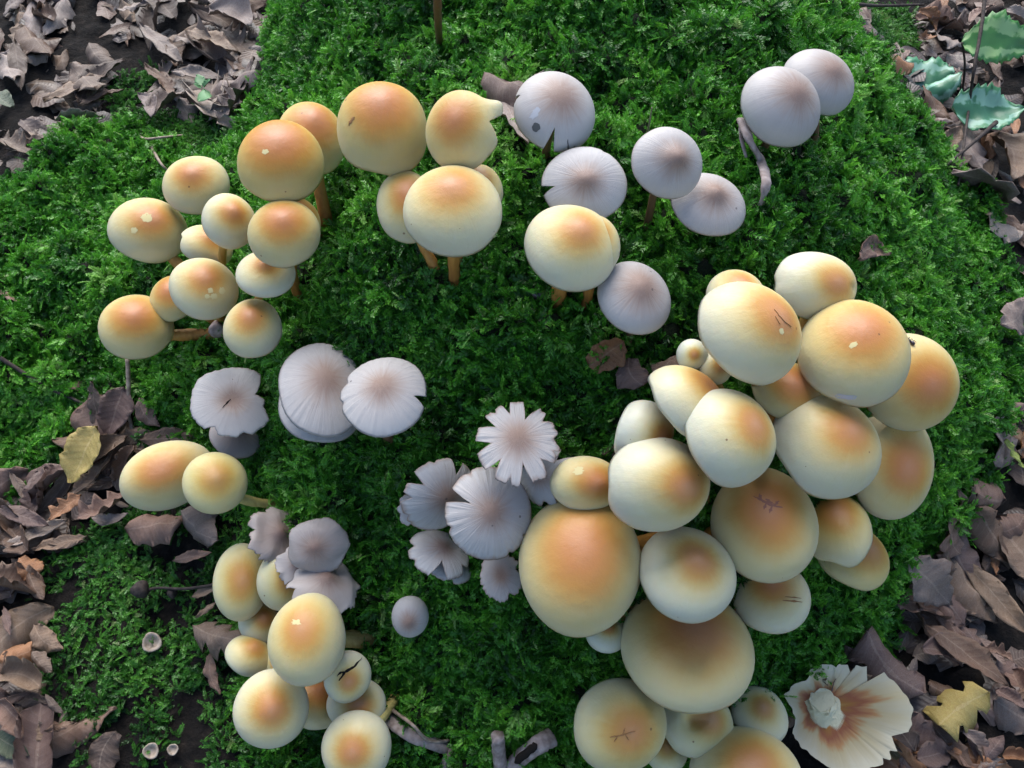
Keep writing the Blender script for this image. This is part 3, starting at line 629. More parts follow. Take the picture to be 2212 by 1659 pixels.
M('yellow',1578,946,96,107,1632,920,6.2,(1640,1010),Y(.80,.52),'smooth peach centred cream mushroom standing highest in the clump',k=.86,um=.0,**E)
M('yellow',1785,964,112,113,1838,928,5.6,(1740,1020),Y(.62,.52),'big cream mushroom with bluish shaded rim and peach crown',k=.8,um=.03,**E)
M('yellow',1265,1045,77,60,1290,1040,3.4,(1400,1130),Y(.30,.6),'yellow mushroom with a small white torn patch behind the biggest cap',k=.8,**E)
M('yellow',1425,1046,108,102,1482,1048,5.0,(1520,1080),Y(.68,.5),'broad cream mushroom with soft orange centre above the biggest cap',k=.82,um=.0,**E)
M('yellow',1840,1200,76,74,1868,1172,2.0,(1760,1130),Y(.05,.7,.1),'golden mushroom lowest on the mossy side under an orange centred cap',k=.6,**E)
M('yellow',1810,1145,70,78,1810,1098,3.2,(1740,1110),Y(.12,.55,.1),'orange centred mushroom with purplish edge between two larger caps',k=.6,um=.02,**E)
M('yellow',1310,1368,46,42,1315,1355,1.4,(1400,1280),Y(.8,.3),'pale mushroom edge peeping out below the biggest cap')
M('yellow',1665,1288,83,78,1668,1264,3.2,(1620,1160),Y(.50,.5),'mushroom with two parallel dark scratches on its cap',k=.6,um=.0,**E)
M('yellow',1650,1132,113,124,1660,1098,4.4,(1660,1080),Y(.35,.72),'large mushroom with a purple branching crack at its crown',k=.72,um=.0,wav=.04,**E)
M('yellow',1484,1398,142,132,1502,1350,3.4,(1500,1230),Y(.40,.75),'very broad mushroom with wide grey white rim under the neat round cream cap',k=.66,um=.0,**E)
M('yellow',1253,1218,133,152,1264,1182,4.2,(1450,1180),Y(.40,.78),'biggest mushroom of all, with broad orange brown crown and pale rim',k=.80,um=.02,a1=.2,a2=.4)
M('yellow',1485,1240,104,103,1510,1208,5.6,(1540,1150),Y(.72,.46),'neat round cream mushroom with pink nipple over the very broad one',k=.66,um=.08,uw=.2,cuts=((-68,.03,6),),**E)
# bottom tuft
M('yellow',1440,1622,46,46,1440,1612,1.4,(1480,1600),Y(.55,.4,.2),'small yellowish mushroom squeezed under the folded cap')
M('yellow',1505,1560,78,74,1535,1556,2.2,(1500,1600),Y(.40,.42,.15),'folded mushroom with an orange streak under the very broad cap',k=.6,crum=.04,dents=((180,.35,.25,.22),))
M('yellow',1640,1545,60,62,1650,1528,1.8,(1620,1600),Y(.65,.38,.1),'small mushroom with amber centre under trailing moss',k=.5)
M('yellow',1340,1567,100,98,1362,1580,4.2,(1430,1600),Y(.32,.52,.12),'greenish yellow mushroom with a star shaped wrinkle in its cap',k=.75,um=.0,dents=((-110,.18,.10,.03),))
M('yellow',1612,1680,120,106,1630,1650,3.4,(1560,1640),Y(.42,.55,.05),'broad orange mushroom beside the upturned torn cap',k=.66,um=.0)

# ------------------------------------------------------------------ torn patches, cracks and marks on the caps
def capn(word): return next(v for k, v in CAPS.items() if word in k)
def crack(c, pts_, wpx, material, name='crack'):
    """thin ragged groove crust following the cap's skin along pixels"""
    L = []; 
    for (xa, ya), (xb, yb) in zip(pts_[:-1], pts_[1:]):
        for q in np.linspace(0, 1, 5, endpoint=False): L.append((xa+(xb-xa)*q, ya+(yb-ya)*q))
    L.append(pts_[-1]); r = np.random.default_rng(len(L)); V = []; F = []
    for i, (x, y) in enumerate(L):
        p, nn = on_cap(c, x+r.normal(0, .5), y+r.normal(0, .5)); a = L[max(i-1, 0)]; bq = L[min(i+1, len(L)-1)]
        d = c['ir']*(bq[0]-a[0])-c['iu']*(bq[1]-a[1]); sd = nrm(np.cross(nn, d)); wd = wpx*c['pix']*r.uniform(.5, 1.2)*(.25+math.sin(math.pi*(i+.3)/(len(L)-.4)))
        V += [p+sd*wd+nn*.00005, p+nn*.00035, p-sd*wd+nn*.00005]
    for i in range(len(L)-1):
        F += [(3*i, 3*i+1, 3*i+4, 3*i+3), (3*i+1, 3*i+2, 3*i+5, 3*i+4)]
    obj(name, meshpy(name, V, F, [material], True), c['cap'])
c = capn('two pale flakes'); flake(c, 317, 470, 13, 'torn_patch', m_flesh, 1); flake(c, 290, 498, 8, 'torn_patch', m_flesh, 2)
c = capn('nibbled holes')
for q, (x, y, r_) in enumerate([(455, 628, 7), (462, 640, 8), (480, 628, 9), (448, 640, 6)]): flake(c, x, y, r_, 'torn_patch', m_flesh, 5+q)
c = capn('burnt orange'); flake(c, 573, 328, 9, 'torn_patch', m_flesh, 11, asp=.7)
c = capn('dark slit'); crack(c, [(766, 252), (758, 262), (754, 272)], 4, m_crack)
c = capn('small white torn patch'); flake(c, 1250, 1017, 15, 'torn_patch', m_flesh, 12, .5, .8)
c = capn('nick by its pink crown'); flake(c, 640, 1344, 15, 'torn_patch', m_flesh, 13, .5, .5, -10)
c = capn('crescent nick'); flake(c, 1843, 745, 12, 'torn_patch', m_flesh, 14, .4, .6, 35)
c = capn('pit in its cap'); flake(c, 1688, 716, 8, 'torn_patch', m_flesh, 15); crack(c, [(1672, 668), (1690, 690), (1708, 706)], .8, m_crack); crack(c, [(1674, 682), (1684, 700)], .8, m_crack)
m_purp, t, b = mat('purple_crack', .8, .2); b.inputs['Base Color'].default_value = (.30, .135, .095, 1)
c = capn('purple branching')
flake(c, 1662, 1086, 17, 'stain', m_purp, 31, .75, .45, -25, .00006)
for pl in ([(1628, 1072), (1645, 1080), (1668, 1092), (1690, 1096)], [(1645, 1080), (1640, 1066)], [(1668, 1092), (1662, 1108)], [(1672, 1092), (1682, 1082)], [(1655, 1086), (1650, 1100)]): crack(c, pl, 2.8, m_purp)
c = capn('branching crack across')
m_blk, t, b = mat('dark_crack', .9, .1); b.inputs['Base Color'].default_value = (.018, .014, .012, 1)
crack(c, [(782, 1420), (765, 1440), (745, 1452), (732, 1470)], 2.6, m_blk); crack(c, [(745, 1452), (736, 1452), (728, 1462)], 1.8, m_blk)
c = capn('two parallel dark'); crack(c, [(1690, 1296), (1732, 1300)], 2, m_crack); crack(c, [(1695, 1288), (1730, 1292)], 1.2, m_crack)
c = capn('star shaped')
for pl in ([(1318, 1592), (1340, 1588), (1372, 1580)], [(1335, 1588), (1326, 1602)], [(1345, 1586), (1350, 1572)], [(1350, 1586), (1358, 1598)]): crack(c, pl, 1.3, m_crack)
c = capn('two slits and a round hole'); m_hole_shade, t, b = mat('painted_hole_shade', .9, .1); b.inputs['Base Color'].default_value = (.10, .10, .10, 1)
flake(c, 1158, 275, 10, 'hole', m_hole_shade, 20, .2, 1.0, 0, .0002); crack(c, [(1226, 300), (1228, 330)], 2, m_hole_shade)  # hole is a dark disc, slit a dark line: inner shade painted on
m_wet, t, b = mat('wet_slime', .15, .5); b.inputs['Base Color'].default_value = (.46, .45, .47, 1)
flake(c, 1155, 245, 17, 'wet_patch', m_wet, 22, .5, .6, 50)
c = capn('crescent nick'); flake(c, 1828, 857, 30, 'wet_patch', m_wet, 23, .5, .3, -10)
c = capn('missing a big bite'); crack(c, [(480, 880), (498, 862)], 1.6, m_blk)

# ------------------------------------------------------------------ upturned torn cap with gills and stem stub
def upturned():
    cx, cy, rx, ry = 1830, 1545, 132, 114
    Pc, t_ = hit(cx, cy, .022); pix = t_*KF; vd = -nrm(ray(cx, cy)); ir = nrm(RGT-vd*RGT.dot(vd)); iu = np.cross(vd, ir)
    ax = nrm(vd*.85+np.array([0, -.1, .5])*.2); e1 = nrm(ir-ax*ir.dot(ax)); e2 = np.cross(ax, e1)
    B = np.array([Pc[0], Pc[1], float(bil(HT, Pc[0], Pc[1]))]); R = rx*pix; RY = ry*pix
    root = obj('yellow_mushroom', None, None, B, label='upturned torn mushroom showing rust red gills and a broken stem stub', category='mushroom')
    nf, ns = 180, 14; phi = np.arange(nf)/nf*6.28318; rr = (1+.03*np.sin(3*phi)+.02*np.sin(7*phi+1))*(1-.05*vnoise(phi*9, phi*0, 3)-.02*vnoise(phi*15, phi*0, 4))
    for deg, dep, wd in ((58, .30, 8), (80, .16, 4), (96, .10, 3), (-30, .20, 12), (-47, .12, 4), (-58, .10, 3), (133, .10, 10), (180, .14, 20)):
        d = (np.degrees(phi)-deg+180) % 360-180; rr = rr*(1-dep*np.clip(1-np.abs(d)/wd, 0, 1)**.7)
    def shell(off, name, m, gill):
        V = []; F = []; rs = []; rc = []
        for i in range(ns+1):
            s = i/ns
            for j in range(nf):
                q = s*rr[j]; z = .26*q*q-.05*q**6+off*(1-.5*s)+.02*math.sin(3*phi[j]+1)*q+.012*math.sin(7*phi[j])*q*q
                if gill and i > 1: z += .012*(1 if j % 2 else -1)*min(1, s*2)*(1-s**8)
                V.append(Pc-B+(e1*(math.cos(phi[j])*q-.36*(1-s))*R+e2*(math.sin(phi[j])*q+.16*(1-s))*RY+ax*(z-.12)*R)); rs.append(s); rc.append((math.cos(phi[j]), math.sin(phi[j]), s))
        for i in range(ns):
            for j in range(nf):
                a = i*nf+j; b_ = i*nf+(j+1) % nf; f = (a, a+nf, b_+nf, b_); F.append(f if gill else f[::-1])
        return obj(name, meshpy(name, V, F, [m], True, None, {'rs': rs, 'rc': rc}), root)
    m_stub = stem_mat('torn_stub', (.62, .58, .40), (.58, .52, .32), (.50, .38, .18))
    m_g, t, b = mat('rust_gills', .65, .25); s = attr(t, 'rs').outputs['Fac']; rcv = attr(t, 'rc').outputs['Vector']
    mp = N(t, 'ShaderNodeMapping'); mp.inputs['Scale'].default_value = (5, 5, 2.0); t.links.new(rcv, mp.inputs['Vector'])
    mp2 = N(t, 'ShaderNodeMapping'); mp2.inputs['Scale'].default_value = (1.1, 1.1, .8); t.links.new(rcv, mp2.inputs['Vector'])
    e = mth(t, 'ADD', s, mth(t, 'ADD', mth(t, 'MULTIPLY', mth(t, 'SUBTRACT', noise(t, mp.outputs[0], 1, 4), .5), .5), mth(t, 'MULTIPLY', mth(t, 'SUBTRACT', noise(t, mp2.outputs[0], 1, 2), .5), .8)))
    c_ = ramp(t, [(0, (.50, .33, .12)), (.2, (.42, .20, .055)), (.44, (.36, .13, .07)), (.58, (.50, .27, .12)), (.68, (.53, .44, .26)), (1, (.55, .50, .37))], e).outputs[0]
    t.links.new(c_, b.inputs['Base Color'])
    shell(0, 'gills', m_g, True); o = shell(-.07, 'cap', m_cap, False); o.color = (.7, .4, 0, 1)
    p0 = Pc+ax*R*(-.14)-e1*R*.36+e2*R*.16; path = bez(p0, p0+ax*R*.06, p0+ax*R*.12+e2*.001, p0+ax*R*.18+e2*.002, 8)
    tv, tf = tube(path, np.array([.40, .30, .25, .23, .22, .21, .22, .20])*R, 18, 1, 5); rj = np.random.default_rng(8); tv = tv+rj.normal(0, .00035, tv.shape)
    obj('stem', meshpy('stem', tv-B, tf, [m_stub], False, None, {'sh': np.repeat(np.linspace(.8, 1.3, 8), 18)}), root)
upturned()

# ------------------------------------------------------------------ leaves
m_leaf, t, b = mat('dead_leaf', .45, .4)
oi = N(t, 'ShaderNodeObjectInfo'); tc = N(t, 'ShaderNodeTexCoord').outputs['Object']; uvv = attr(t, 'lv').outputs['Vector']
ac = attr(t, 'lcol'); 
base = mixc(t, attr(t, 'own').outputs['Fac'], oi.outputs['Color'], ac.outputs['Color'])
sx = N(t, 'ShaderNodeSeparateXYZ'); t.links.new(uvv, sx.inputs[0])
ad = N(t, 'ShaderNodeVectorMath'); ad.operation = 'ADD'; t.links.new(tc, ad.inputs[0]); t.links.new(mth(t, 'MULTIPLY', oi.outputs['Random'], 9.0), ad.inputs[1])
nz = noise(t, ad.outputs[0], 120, 5, .6); nz2 = noise(t, ad.outputs[0], 500, 3, .6)
side = mth(t, 'SINE', mth(t, 'MULTIPLY', mth(t, 'SUBTRACT', sx.outputs[0], mth(t, 'MULTIPLY', mth(t, 'ABSOLUTE', sx.outputs[1]), .16)), 62.0))
vein = mth(t, 'ADD', mth(t, 'MULTIPLY', mth(t, 'GREATER_THAN', side, .9), .35), mth(t, 'LESS_THAN', mth(t, 'ABSOLUTE', sx.outputs[1]), .05))
c = mixc(t, mth(t, 'MULTIPLY', nz, 1.0), mixc(t, .72, base, (.02, .014, .011)), mixc(t, .10, base, (.62, .56, .52)))
c = mixc(t, mth(t, 'MULTIPLY', vein, .25), c, mixc(t, .5, base, (.6, .5, .4)))
blot = ramp(t, [(.62, (0, 0, 0)), (.72, (1, 1, 1))], nz2).outputs[0]
c = mixc(t, mth(t, 'MULTIPLY', blot, .55), c, (.045, .024, .016))
big = ramp(t, [(.45, (0, 0, 0)), (.62, (1, 1, 1))], noise(t, ad.outputs[0], 45, 3, .6)).outputs[0]
c = mixc(t, mth(t, 'MULTIPLY', big, .35), c, mixc(t, 1, c, (.72, .48, .36), 'MULTIPLY'))
t.links.new(c, b.inputs['Base Color']); bumpn(t, b, mth(t, 'ADD', nz2, mth(t, 'MULTIPLY', side, .25)), .5, .0006)
def leaf_geo(kind, seed, nt_=14, nv_=6, thick=True):
    r = np.random.default_rng(seed); T = np.linspace(0, 1, nt_+1); V = []; lv = []
    cl = r.uniform(-1.3, 1.3); cc = r.uniform(-1.6, 1.8); tw = r.uniform(-1.2, 1.2); rip = r.uniform(.0, .05); ph = r.uniform(0, 6); ben = r.uniform(-.15, .15)
    if kind == 'plain': cl, cc, tw, rip = .25, .9, .15, .02
    for tt in T:
        sn = math.sin(math.pi*min(max(tt, .0), 1))
        if kind == 'plain': wd = .27*math.sin(math.pi*tt**.8)**.8*(1+.04*math.sin(tt*70))
        elif kind == 'lance': wd = .15*sn**.8
        elif kind == 'ovate': wd = .30*math.sin(math.pi*tt**.8)**.9*(1+.05*math.sin(tt*70))
        elif kind == 'lobed': wd = .24*sn**.55*(1+.42*math.sin(2*math.pi*3.6*tt+ph))
        elif kind == 'serrate': wd = .33*math.sin(math.pi*tt**.75)**.85*(1+.10*math.sin(tt*60))
        elif kind == 'star': wd = .42*sn**.7*(1+.55*math.cos(2*math.pi*2.5*(tt-.12)))
        elif kind == 'scrap': wd = .38*sn**.4*(.75+.5*vnoise(np.array(tt*7+seed), np.array(0.), seed))
        wd = max(wd, .006)
        for q in np.linspace(-1, 1, nv_+1):
            x = tt-.5; y = q*wd*(1+(.34*(vnoise(np.array(tt*9+seed), np.array(q*2.), seed+3)-.5) if abs(q) > .9 else 0))
            a = cc*2.4*abs(y); ay = y*math.cos(a*.6); z = abs(y)*math.sin(a)*1.0
            z += cl*.28*x*x + tw*x*y*.9 + rip*math.sin(tt*20+ph+abs(q)*2)*abs(q) + .014*math.sin(tt*38-abs(q)*4)*abs(q) + r.normal(0, .004) + .09*(vnoise(np.array(tt*5.+seed), np.array(q*1.6+seed*.7), seed+9)-.5)
            V.append((x, ay+ben*math.sin(math.pi*tt), z)); lv.append((tt, q, 0))
    F = []; k = nv_+1
    for i in range(nt_):
        for j in range(nv_): a = i*k+j; F.append((a, a+k, a+k+1, a+1))
    n0 = len(V)
    if thick:
        V += [(x, y, z-.006) for x, y, z in V]; lv += lv
        F += [tuple(n0+q for q in f[::-1]) for f in F]
        bd = [j for j in range(k)]+[i*k+nv_ for i in range(1, nt_+1)]+[nt_*k+j for j in range(nv_-1, -1, -1)]+[i*k for i in range(nt_-1, 0, -1)]
        for a, b_ in zip(bd, bd[1:]+bd[:1]): F.append((a, b_, n0+b_, n0+a))
    return np.array(V), F, lv
LEAF = {}
def leaf_mesh(kind, var):
    if (kind, var) not in LEAF:
        V, F, lv = leaf_geo(kind, 1000+var*37+len(kind)*7)
        LEAF[kind, var] = meshpy('leaf_'+kind, V, F, [m_leaf], True, None, {'lv': lv, 'own': np.zeros(len(V))})
        st = tube([(-.5, 0, 0), (-.56, .01, .01), (-.66, .03, .0)], [.012, .010, .008], 5)
    return LEAF[kind, var]
COLS = {'lilac grey': (.31, .25, .245), 'pale grey': (.50, .435, .425), 'tan': (.40, .275, .185), 'brown': (.25, .135, .075), 'dark brown': (.105, .058, .040), 'orange brown': (.36, .165, .06), 'mauve': (.27, .165, .155), 'yellow': (.60, .50, .13), 'green': (.10, .19, .10), 'pinkish brown': (.38, .225, .175), 'olive': (.22, .20, .05), 'yellow green': (.30, .42, .06), 'taupe': (.28, .20, .155)}
COLS = {k: tuple(q*w_*(.74 if k in ('pale grey', 'lilac grey') else .60 if k not in ('yellow', 'yellow green', 'orange brown') else 1) for q, w_ in zip(v, (1.06, .96, .84))) for k, v in COLS.items()}
def put_leaf(P1, P2, kind, colour, label, group=None, roll=0.0, var=None, wscale=1.0, cat='leaf', name='dead_leaf', flip=0):
    d = P2-P1; L = np.linalg.norm(d); x = d/L; mid = (P1+P2)/2
    gxx = float(bil(GXX, mid[0], mid[1])); gyy = float(bil(GYY, mid[0], mid[1])); nn = nrm([-gxx, -gyy, 1]); nn = nrm(nn*.7+np.array([0, 0, 1])*.3)
    y = nrm(np.cross(nn, x)); z = np.cross(x, y)
    cr, sr_ = math.cos(roll), math.sin(roll); y, z = y*cr+z*sr_, z*cr-y*sr_
    var = random.randrange(6) if var is None else var
    o = obj(name, leaf_mesh(kind, var), None, None, label=label, category=cat)
    if group: o['group'] = group
    Mx = Matrix(((x[0]*L, y[0]*L*wscale, z[0]*L, mid[0]), (x[1]*L, y[1]*L*wscale, z[1]*L, mid[1]), (x[2]*L, y[2]*L*wscale, z[2]*L, mid[2]), (0, 0, 0, 1)))
    o.matrix_world = Mx
    c_ = COLS[colour]; q = random.uniform(.85, 1.15); o.color = (c_[0]*q, c_[1]*q, c_[2]*q*random.uniform(.95, 1.05), 1)
    return o
def hleaf(x1, y1, x2, y2, kind, colour, label, group=None, lift=.8, roll=0, var=None, ws=1.0, lift2=None, **k):
    P1, ta = hit(x1, y1, lift/100, HT); P2, tb = hit(x2, y2, (lift if lift2 is None else lift2)/100, HT)
    if abs(ta-tb) > .035:      # one end would land on another surface: keep the leaf on the farther, lower one
        tm = max(ta, tb); P1 = CAM+ray(x1, y1)*(tm if ta < tb else ta); P2 = CAM+ray(x2, y2)*(tm if tb < ta else tb)
    return put_leaf(P1, P2, kind, colour, label, group, roll, var, ws, **k)
def rl(reg, colour, kind, L=.03):
    kw = {'plain': 'plain', 'lance': 'slender', 'ovate': 'oval', 'lobed': 'lobed', 'serrate': 'broad', 'star': 'jagged', 'scrap': 'crumpled'}[kind]
    place = {'A': 'in the litter beyond the low moss carpet', 'B': 'in the litter beside the thin floor moss', 'R': 'in the litter along the stump side with green plants'}[reg]
    sw = 'small ' if L < .024 else 'long ' if L > .042 else ''
    lb = f'{sw}{colour} {kw} dead leaf {place}'
    return lb, f'{sw}{colour} {kw} leaves {place}'
HL = [ # litter seen beyond the left carpet
 ('A',140,-10,92,72,'ovate','pale grey'),('A',30,85,45,192,'lance','taupe'),('A',47,205,142,105,'ovate','tan'),('A',93,216,232,163,'lance','tan'),('A',118,255,222,250,'ovate','pale grey'),('A',43,258,108,328,'ovate','lilac grey'),
 ('A',300,52,394,135,'lance','pale grey'),('A',372,85,452,58,'lobed','pale grey'),('A',407,12,574,142,'lance','brown'),('A',400,66,512,108,'lance','tan'),('A',480,116,592,150,'lance','brown'),('A',455,20,545,56,'ovate','pale grey'),
 ('A',555,25,566,110,'lance','lilac grey'),('A',430,45,405,172,'lobed','tan'),('A',298,203,328,255,'lance','lilac grey'),('A',322,250,395,196,'ovate','lilac grey'),('A',385,212,440,305,'lobed','lilac grey'),('A',470,262,515,292,'scrap','pale grey'),
 ('A',240,20,305,4,'lance','pale grey'),('A',52,50,108,110,'ovate','brown'),('A',0,120,28,170,'ovate','pale grey'),('A',0,300,60,330,'lobed','taupe'),('A',330,-10,380,40,'ovate','dark brown'),('A',190,90,225,135,'scrap','taupe'),('A',150,140,205,190,'lobed','taupe'),
 # pile below the left carpet
 ('B',266,835,230,948,'ovate','mauve'),('B',298,860,344,922,'ovate','pinkish brown'),('B',250,962,152,1072,'lance','tan'),('B',20,1020,70,1090,'lance','taupe'),('B',97,1010,62,1128,'ovate','mauve'),('B',175,1068,105,1124,'lobed','orange brown'),
 ('B',272,1062,165,1122,'lobed','pinkish brown'),('B',278,1109,198,1118,'lance','pale grey'),('B',-10,1095,105,1135,'lance','mauve'),('B',4,1182,146,1122,'lance','pale grey'),('B',270,1143,390,1125,'scrap','pinkish brown'),
 ('B',385,1102,462,1168,'ovate','lilac grey'),('B',372,1212,455,1193,'lance','pinkish brown'),('B',40,1204,92,1230,'scrap','orange brown'),('B',60,1232,92,1294,'ovate','brown'),('B',70,1348,135,1402,'ovate','tan'),
 ('B',66,1408,110,1452,'ovate','taupe'),('B',-8,1424,64,1405,'scrap','orange brown'),('B',4,1456,90,1486,'scrap','tan'),('B',-5,1515,50,1598,'ovate','pinkish brown'),('B',60,1535,98,1604,'ovate','tan'),('B',97,1498,135,1540,'lance','dark brown'),
 ('B',-8,1636,98,1658,'serrate','pale grey'),('B',8,1310,22,1372,'lance','mauve'),('B',-10,1250,24,1292,'ovate','mauve'),('B',412,1348,524,1382,'lobed','taupe'),('B',456,1402,474,1500,'lance','pinkish brown'),('B',422,1334,468,1300,'lance','tan'),('B',20,1140,60,1190,'scrap','brown'),('B',95,1580,160,1560,'lance','brown'),
 # litter along the right side
 ('R',1965,1215,2060,1310,'serrate','lilac grey'),('R',2080,1210,2225,1372,'lance','tan'),('R',1999,1350,2182,1480,'lance','brown'),('R',1936,1305,2048,1338,'lobed','pinkish brown'),('R',2080,1575,2127,1652,'ovate','lilac grey'),('R',2130,1640,2168,1588,'ovate','mauve'),
 ('R',1949,1535,2026,1598,'scrap','tan'),('R',2112,1095,2178,1216,'ovate','brown'),('R',2080,1060,2102,1155,'lance','tan'),('R',2165,1632,2225,1648,'scrap','orange brown'),('R',2145,850,2225,876,'serrate','mauve'),('R',2158,910,2202,978,'ovate','lilac grey'),
 ('R',2120,1068,2180,1080,'scrap','pinkish brown'),('R',1986,20,2022,68,'ovate','orange brown'),('R',2008,62,2085,96,'ovate','pale grey'),('R',2044,120,2110,142,'ovate','pale grey'),('R',2110,262,2124,364,'ovate','lilac grey'),('R',2033,326,2078,272,'ovate','tan'),
 ('R',2062,358,2168,430,'lobed','lilac grey'),('R',2138,466,2204,502,'ovate','pale grey'),('R',2204,355,2232,424,'ovate','orange brown'),('R',2008,250,2066,260,'lance','pale grey'),('R',2174,18,2222,58,'ovate','pale grey'),('R',2092,50,2150,10,'lance','pinkish brown'),('R',2150,290,2190,390,'ovate','tan'),
 ('R',1990,1400,2080,1440,'ovate','mauve'),('R',2140,1250,2170,1330,'lobed','brown'),('R',2120,1400,2190,1430,'lobed','pinkish brown'),('R',2150,1490,2220,1530,'ovate','mauve'),('R',1980,1640,2060,1620,'ovate','mauve'),('R',2060,1120,2080,1200,'ovate','pinkish brown'),('R',2170,700,2215,640,'ovate','lilac grey'),('R',2010,1480,2070,1500,'scrap','brown'),('R',2160,1150,2215,1110,'serrate','pinkish brown')]
def seg_d(px, py, x1, y1, x2, y2):
    return math.hypot(px-(x1+x2)/2, py-(y1+y2)/2)
for reg, x1, y1, x2, y2, kind, colour in HL:
    lb, gr = rl(reg, colour, kind, np.linalg.norm(hit(x1, y1, 0, HT)[0]-hit(x2, y2, 0, HT)[0]) if x1 < 1800 else math.hypot(x1-x2, y1-y2)*.00026)
    hleaf(x1, y1, x2, y2, kind, colour, lb, gr, lift=random.uniform(.9, 1.6), lift2=random.uniform(.7, 1.8), roll=random.uniform(-.35, .35), ws=random.uniform(.8, 1.15))
hleaf(1872,1362,1996,1498,'star','mauve','large mauve jagged maple like leaf below the mossy stump side',lift=1.6,ws=1.1,var=2)
hleaf(208,920,152,1044,'plain','yellow','fallen yellow ribbed leaf folded along one edge beside the egg shaped mushroom',lift=2.4,lift2=1.6,roll=.15,ws=1.35,var=1)
hleaf(2026,1568,2134,1496,'star','yellow','bright yellow ragged leaf scrap on brown litter',lift=1.8,ws=1.0,var=3)
hleaf(1889,1600,1944,1636,'scrap','olive','olive green dead leaf under the upturned torn mushroom',lift=1.0)
hleaf(2174,948,2218,1018,'lance','yellow green','narrow yellow green leaf lying in brown litter',lift=1.8,ws=.8)
hleaf(-22,203,30,230,'ovate','green','half hidden green leaf among grey litter',lift=2)
hleaf(-14,1588,62,1632,'ovate','green','dark green fallen leaf beside a pale broad dead leaf',lift=1.2)
hleaf(1045,150,1168,196,'scrap','mauve','crumpled mauve dead leaf on moss behind the slit grey mushroom',lift=1.7,var=4)
hleaf(1100,210,1172,148,'lance','pale grey','pale curled leaf strip on moss behind the slit grey mushroom',lift=1.6)
hleaf(1072,200,1142,304,'lance','pale grey','pale limp leaf hanging beside the slit grey mushroom',lift=1.4)
hleaf(1272,792,1348,738,'scrap','orange brown','torn orange brown leaf on moss beside the dense clump',lift=1.5)
hleaf(1358,770,1388,832,'scrap','mauve','dark mauve leaf scrap on moss beside the torn orange brown one',lift=1.4)
hleaf(1416,806,1464,768,'ovate','brown','brown leaf poking from under the smallest white button mushroom',lift=1.5)
hleaf(1853,560,1922,550,'lance','pinkish brown','tiny brown leaf scrap alone on bright moss',lift=1.3)
hleaf(150,838,178,822,'ovate','pinkish brown','tiny tan leaf lying on the low moss carpet',lift=.7)
hleaf(300,950,430,945,'lance','brown','brown leaf lying behind the egg shaped mushroom',lift=.6)
hleaf(0,628,36,652,'lance','pinkish brown','small pinkish leaf half sunk in the low moss carpet',lift=.6)
hleaf(1290,975,1350,950,'lance','pinkish brown','pinkish leaf tucked behind the white half covered mushroom',lift=1.0)
hleaf(470,1268,412,1290,'lance','tan','tan leaf behind the dark husk twig',lift=.8)
# random top layer
INNER = [blur(mm, 10)]
pool = []
BARE = fbm(GX, GY, 28, 91, 3)
def litter_ok(x, y): return float(bil(BARE, np.array(x), np.array(y))) < (.12 if x > 0 else .11) and float(bil(mmb, np.array(x), np.array(y))) < .35 and float(bil(thb, np.array(x), np.array(y))) < .25 and float(bil(bkb, np.array(x), np.array(y))) < .3
WEI = {'A': ['lilac grey', 'lilac grey', 'pale grey', 'pale grey', 'taupe', 'tan', 'brown', 'dark brown'], 'B': ['mauve', 'brown', 'tan', 'taupe', 'dark brown', 'pinkish brown', 'brown'], 'R': ['mauve', 'pinkish brown', 'brown', 'brown', 'tan', 'dark brown', 'lilac grey', 'orange brown']}
cnt = 0; tries = 0
while cnt < 185 and tries < 6000:
    tries += 1
    px_, py_ = random.uniform(-60, 2272), random.uniform(-40, 1700)
    if 640 < px_ < 1780: continue
    Pq, _ = hit(px_, py_, 0, HT)
    if not litter_ok(Pq[0], Pq[1]): continue
    reg = 'R' if px_ > 1100 else ('A' if py_ < 700 else 'B')
    kind = random.choice({'A': ['lance', 'lance', 'lance', 'ovate', 'lobed', 'scrap'], 'B': ['ovate', 'lance', 'scrap', 'lance'], 'R': ['ovate', 'serrate', 'lance', 'lance', 'lobed', 'scrap']}[reg]); colour = random.choice(WEI[reg])
    a = random.uniform(0, 6.28); L = random.uniform(.017, .042)*(1.3 if reg == 'A' else 1); d = np.array([math.cos(a), math.sin(a), 0])*L/2
    P1 = Pq-d; P2 = Pq+d
    for q in (P1, P2): q[2] = float(bil(HT, q[0], q[1]))+random.uniform(.003, .011)
    lb, gr = rl(reg, colour, kind, L); put_leaf(P1, P2, kind, colour, lb, gr, random.uniform(-.45, .45), None, random.uniform(.65, 1.1)); cnt += 1
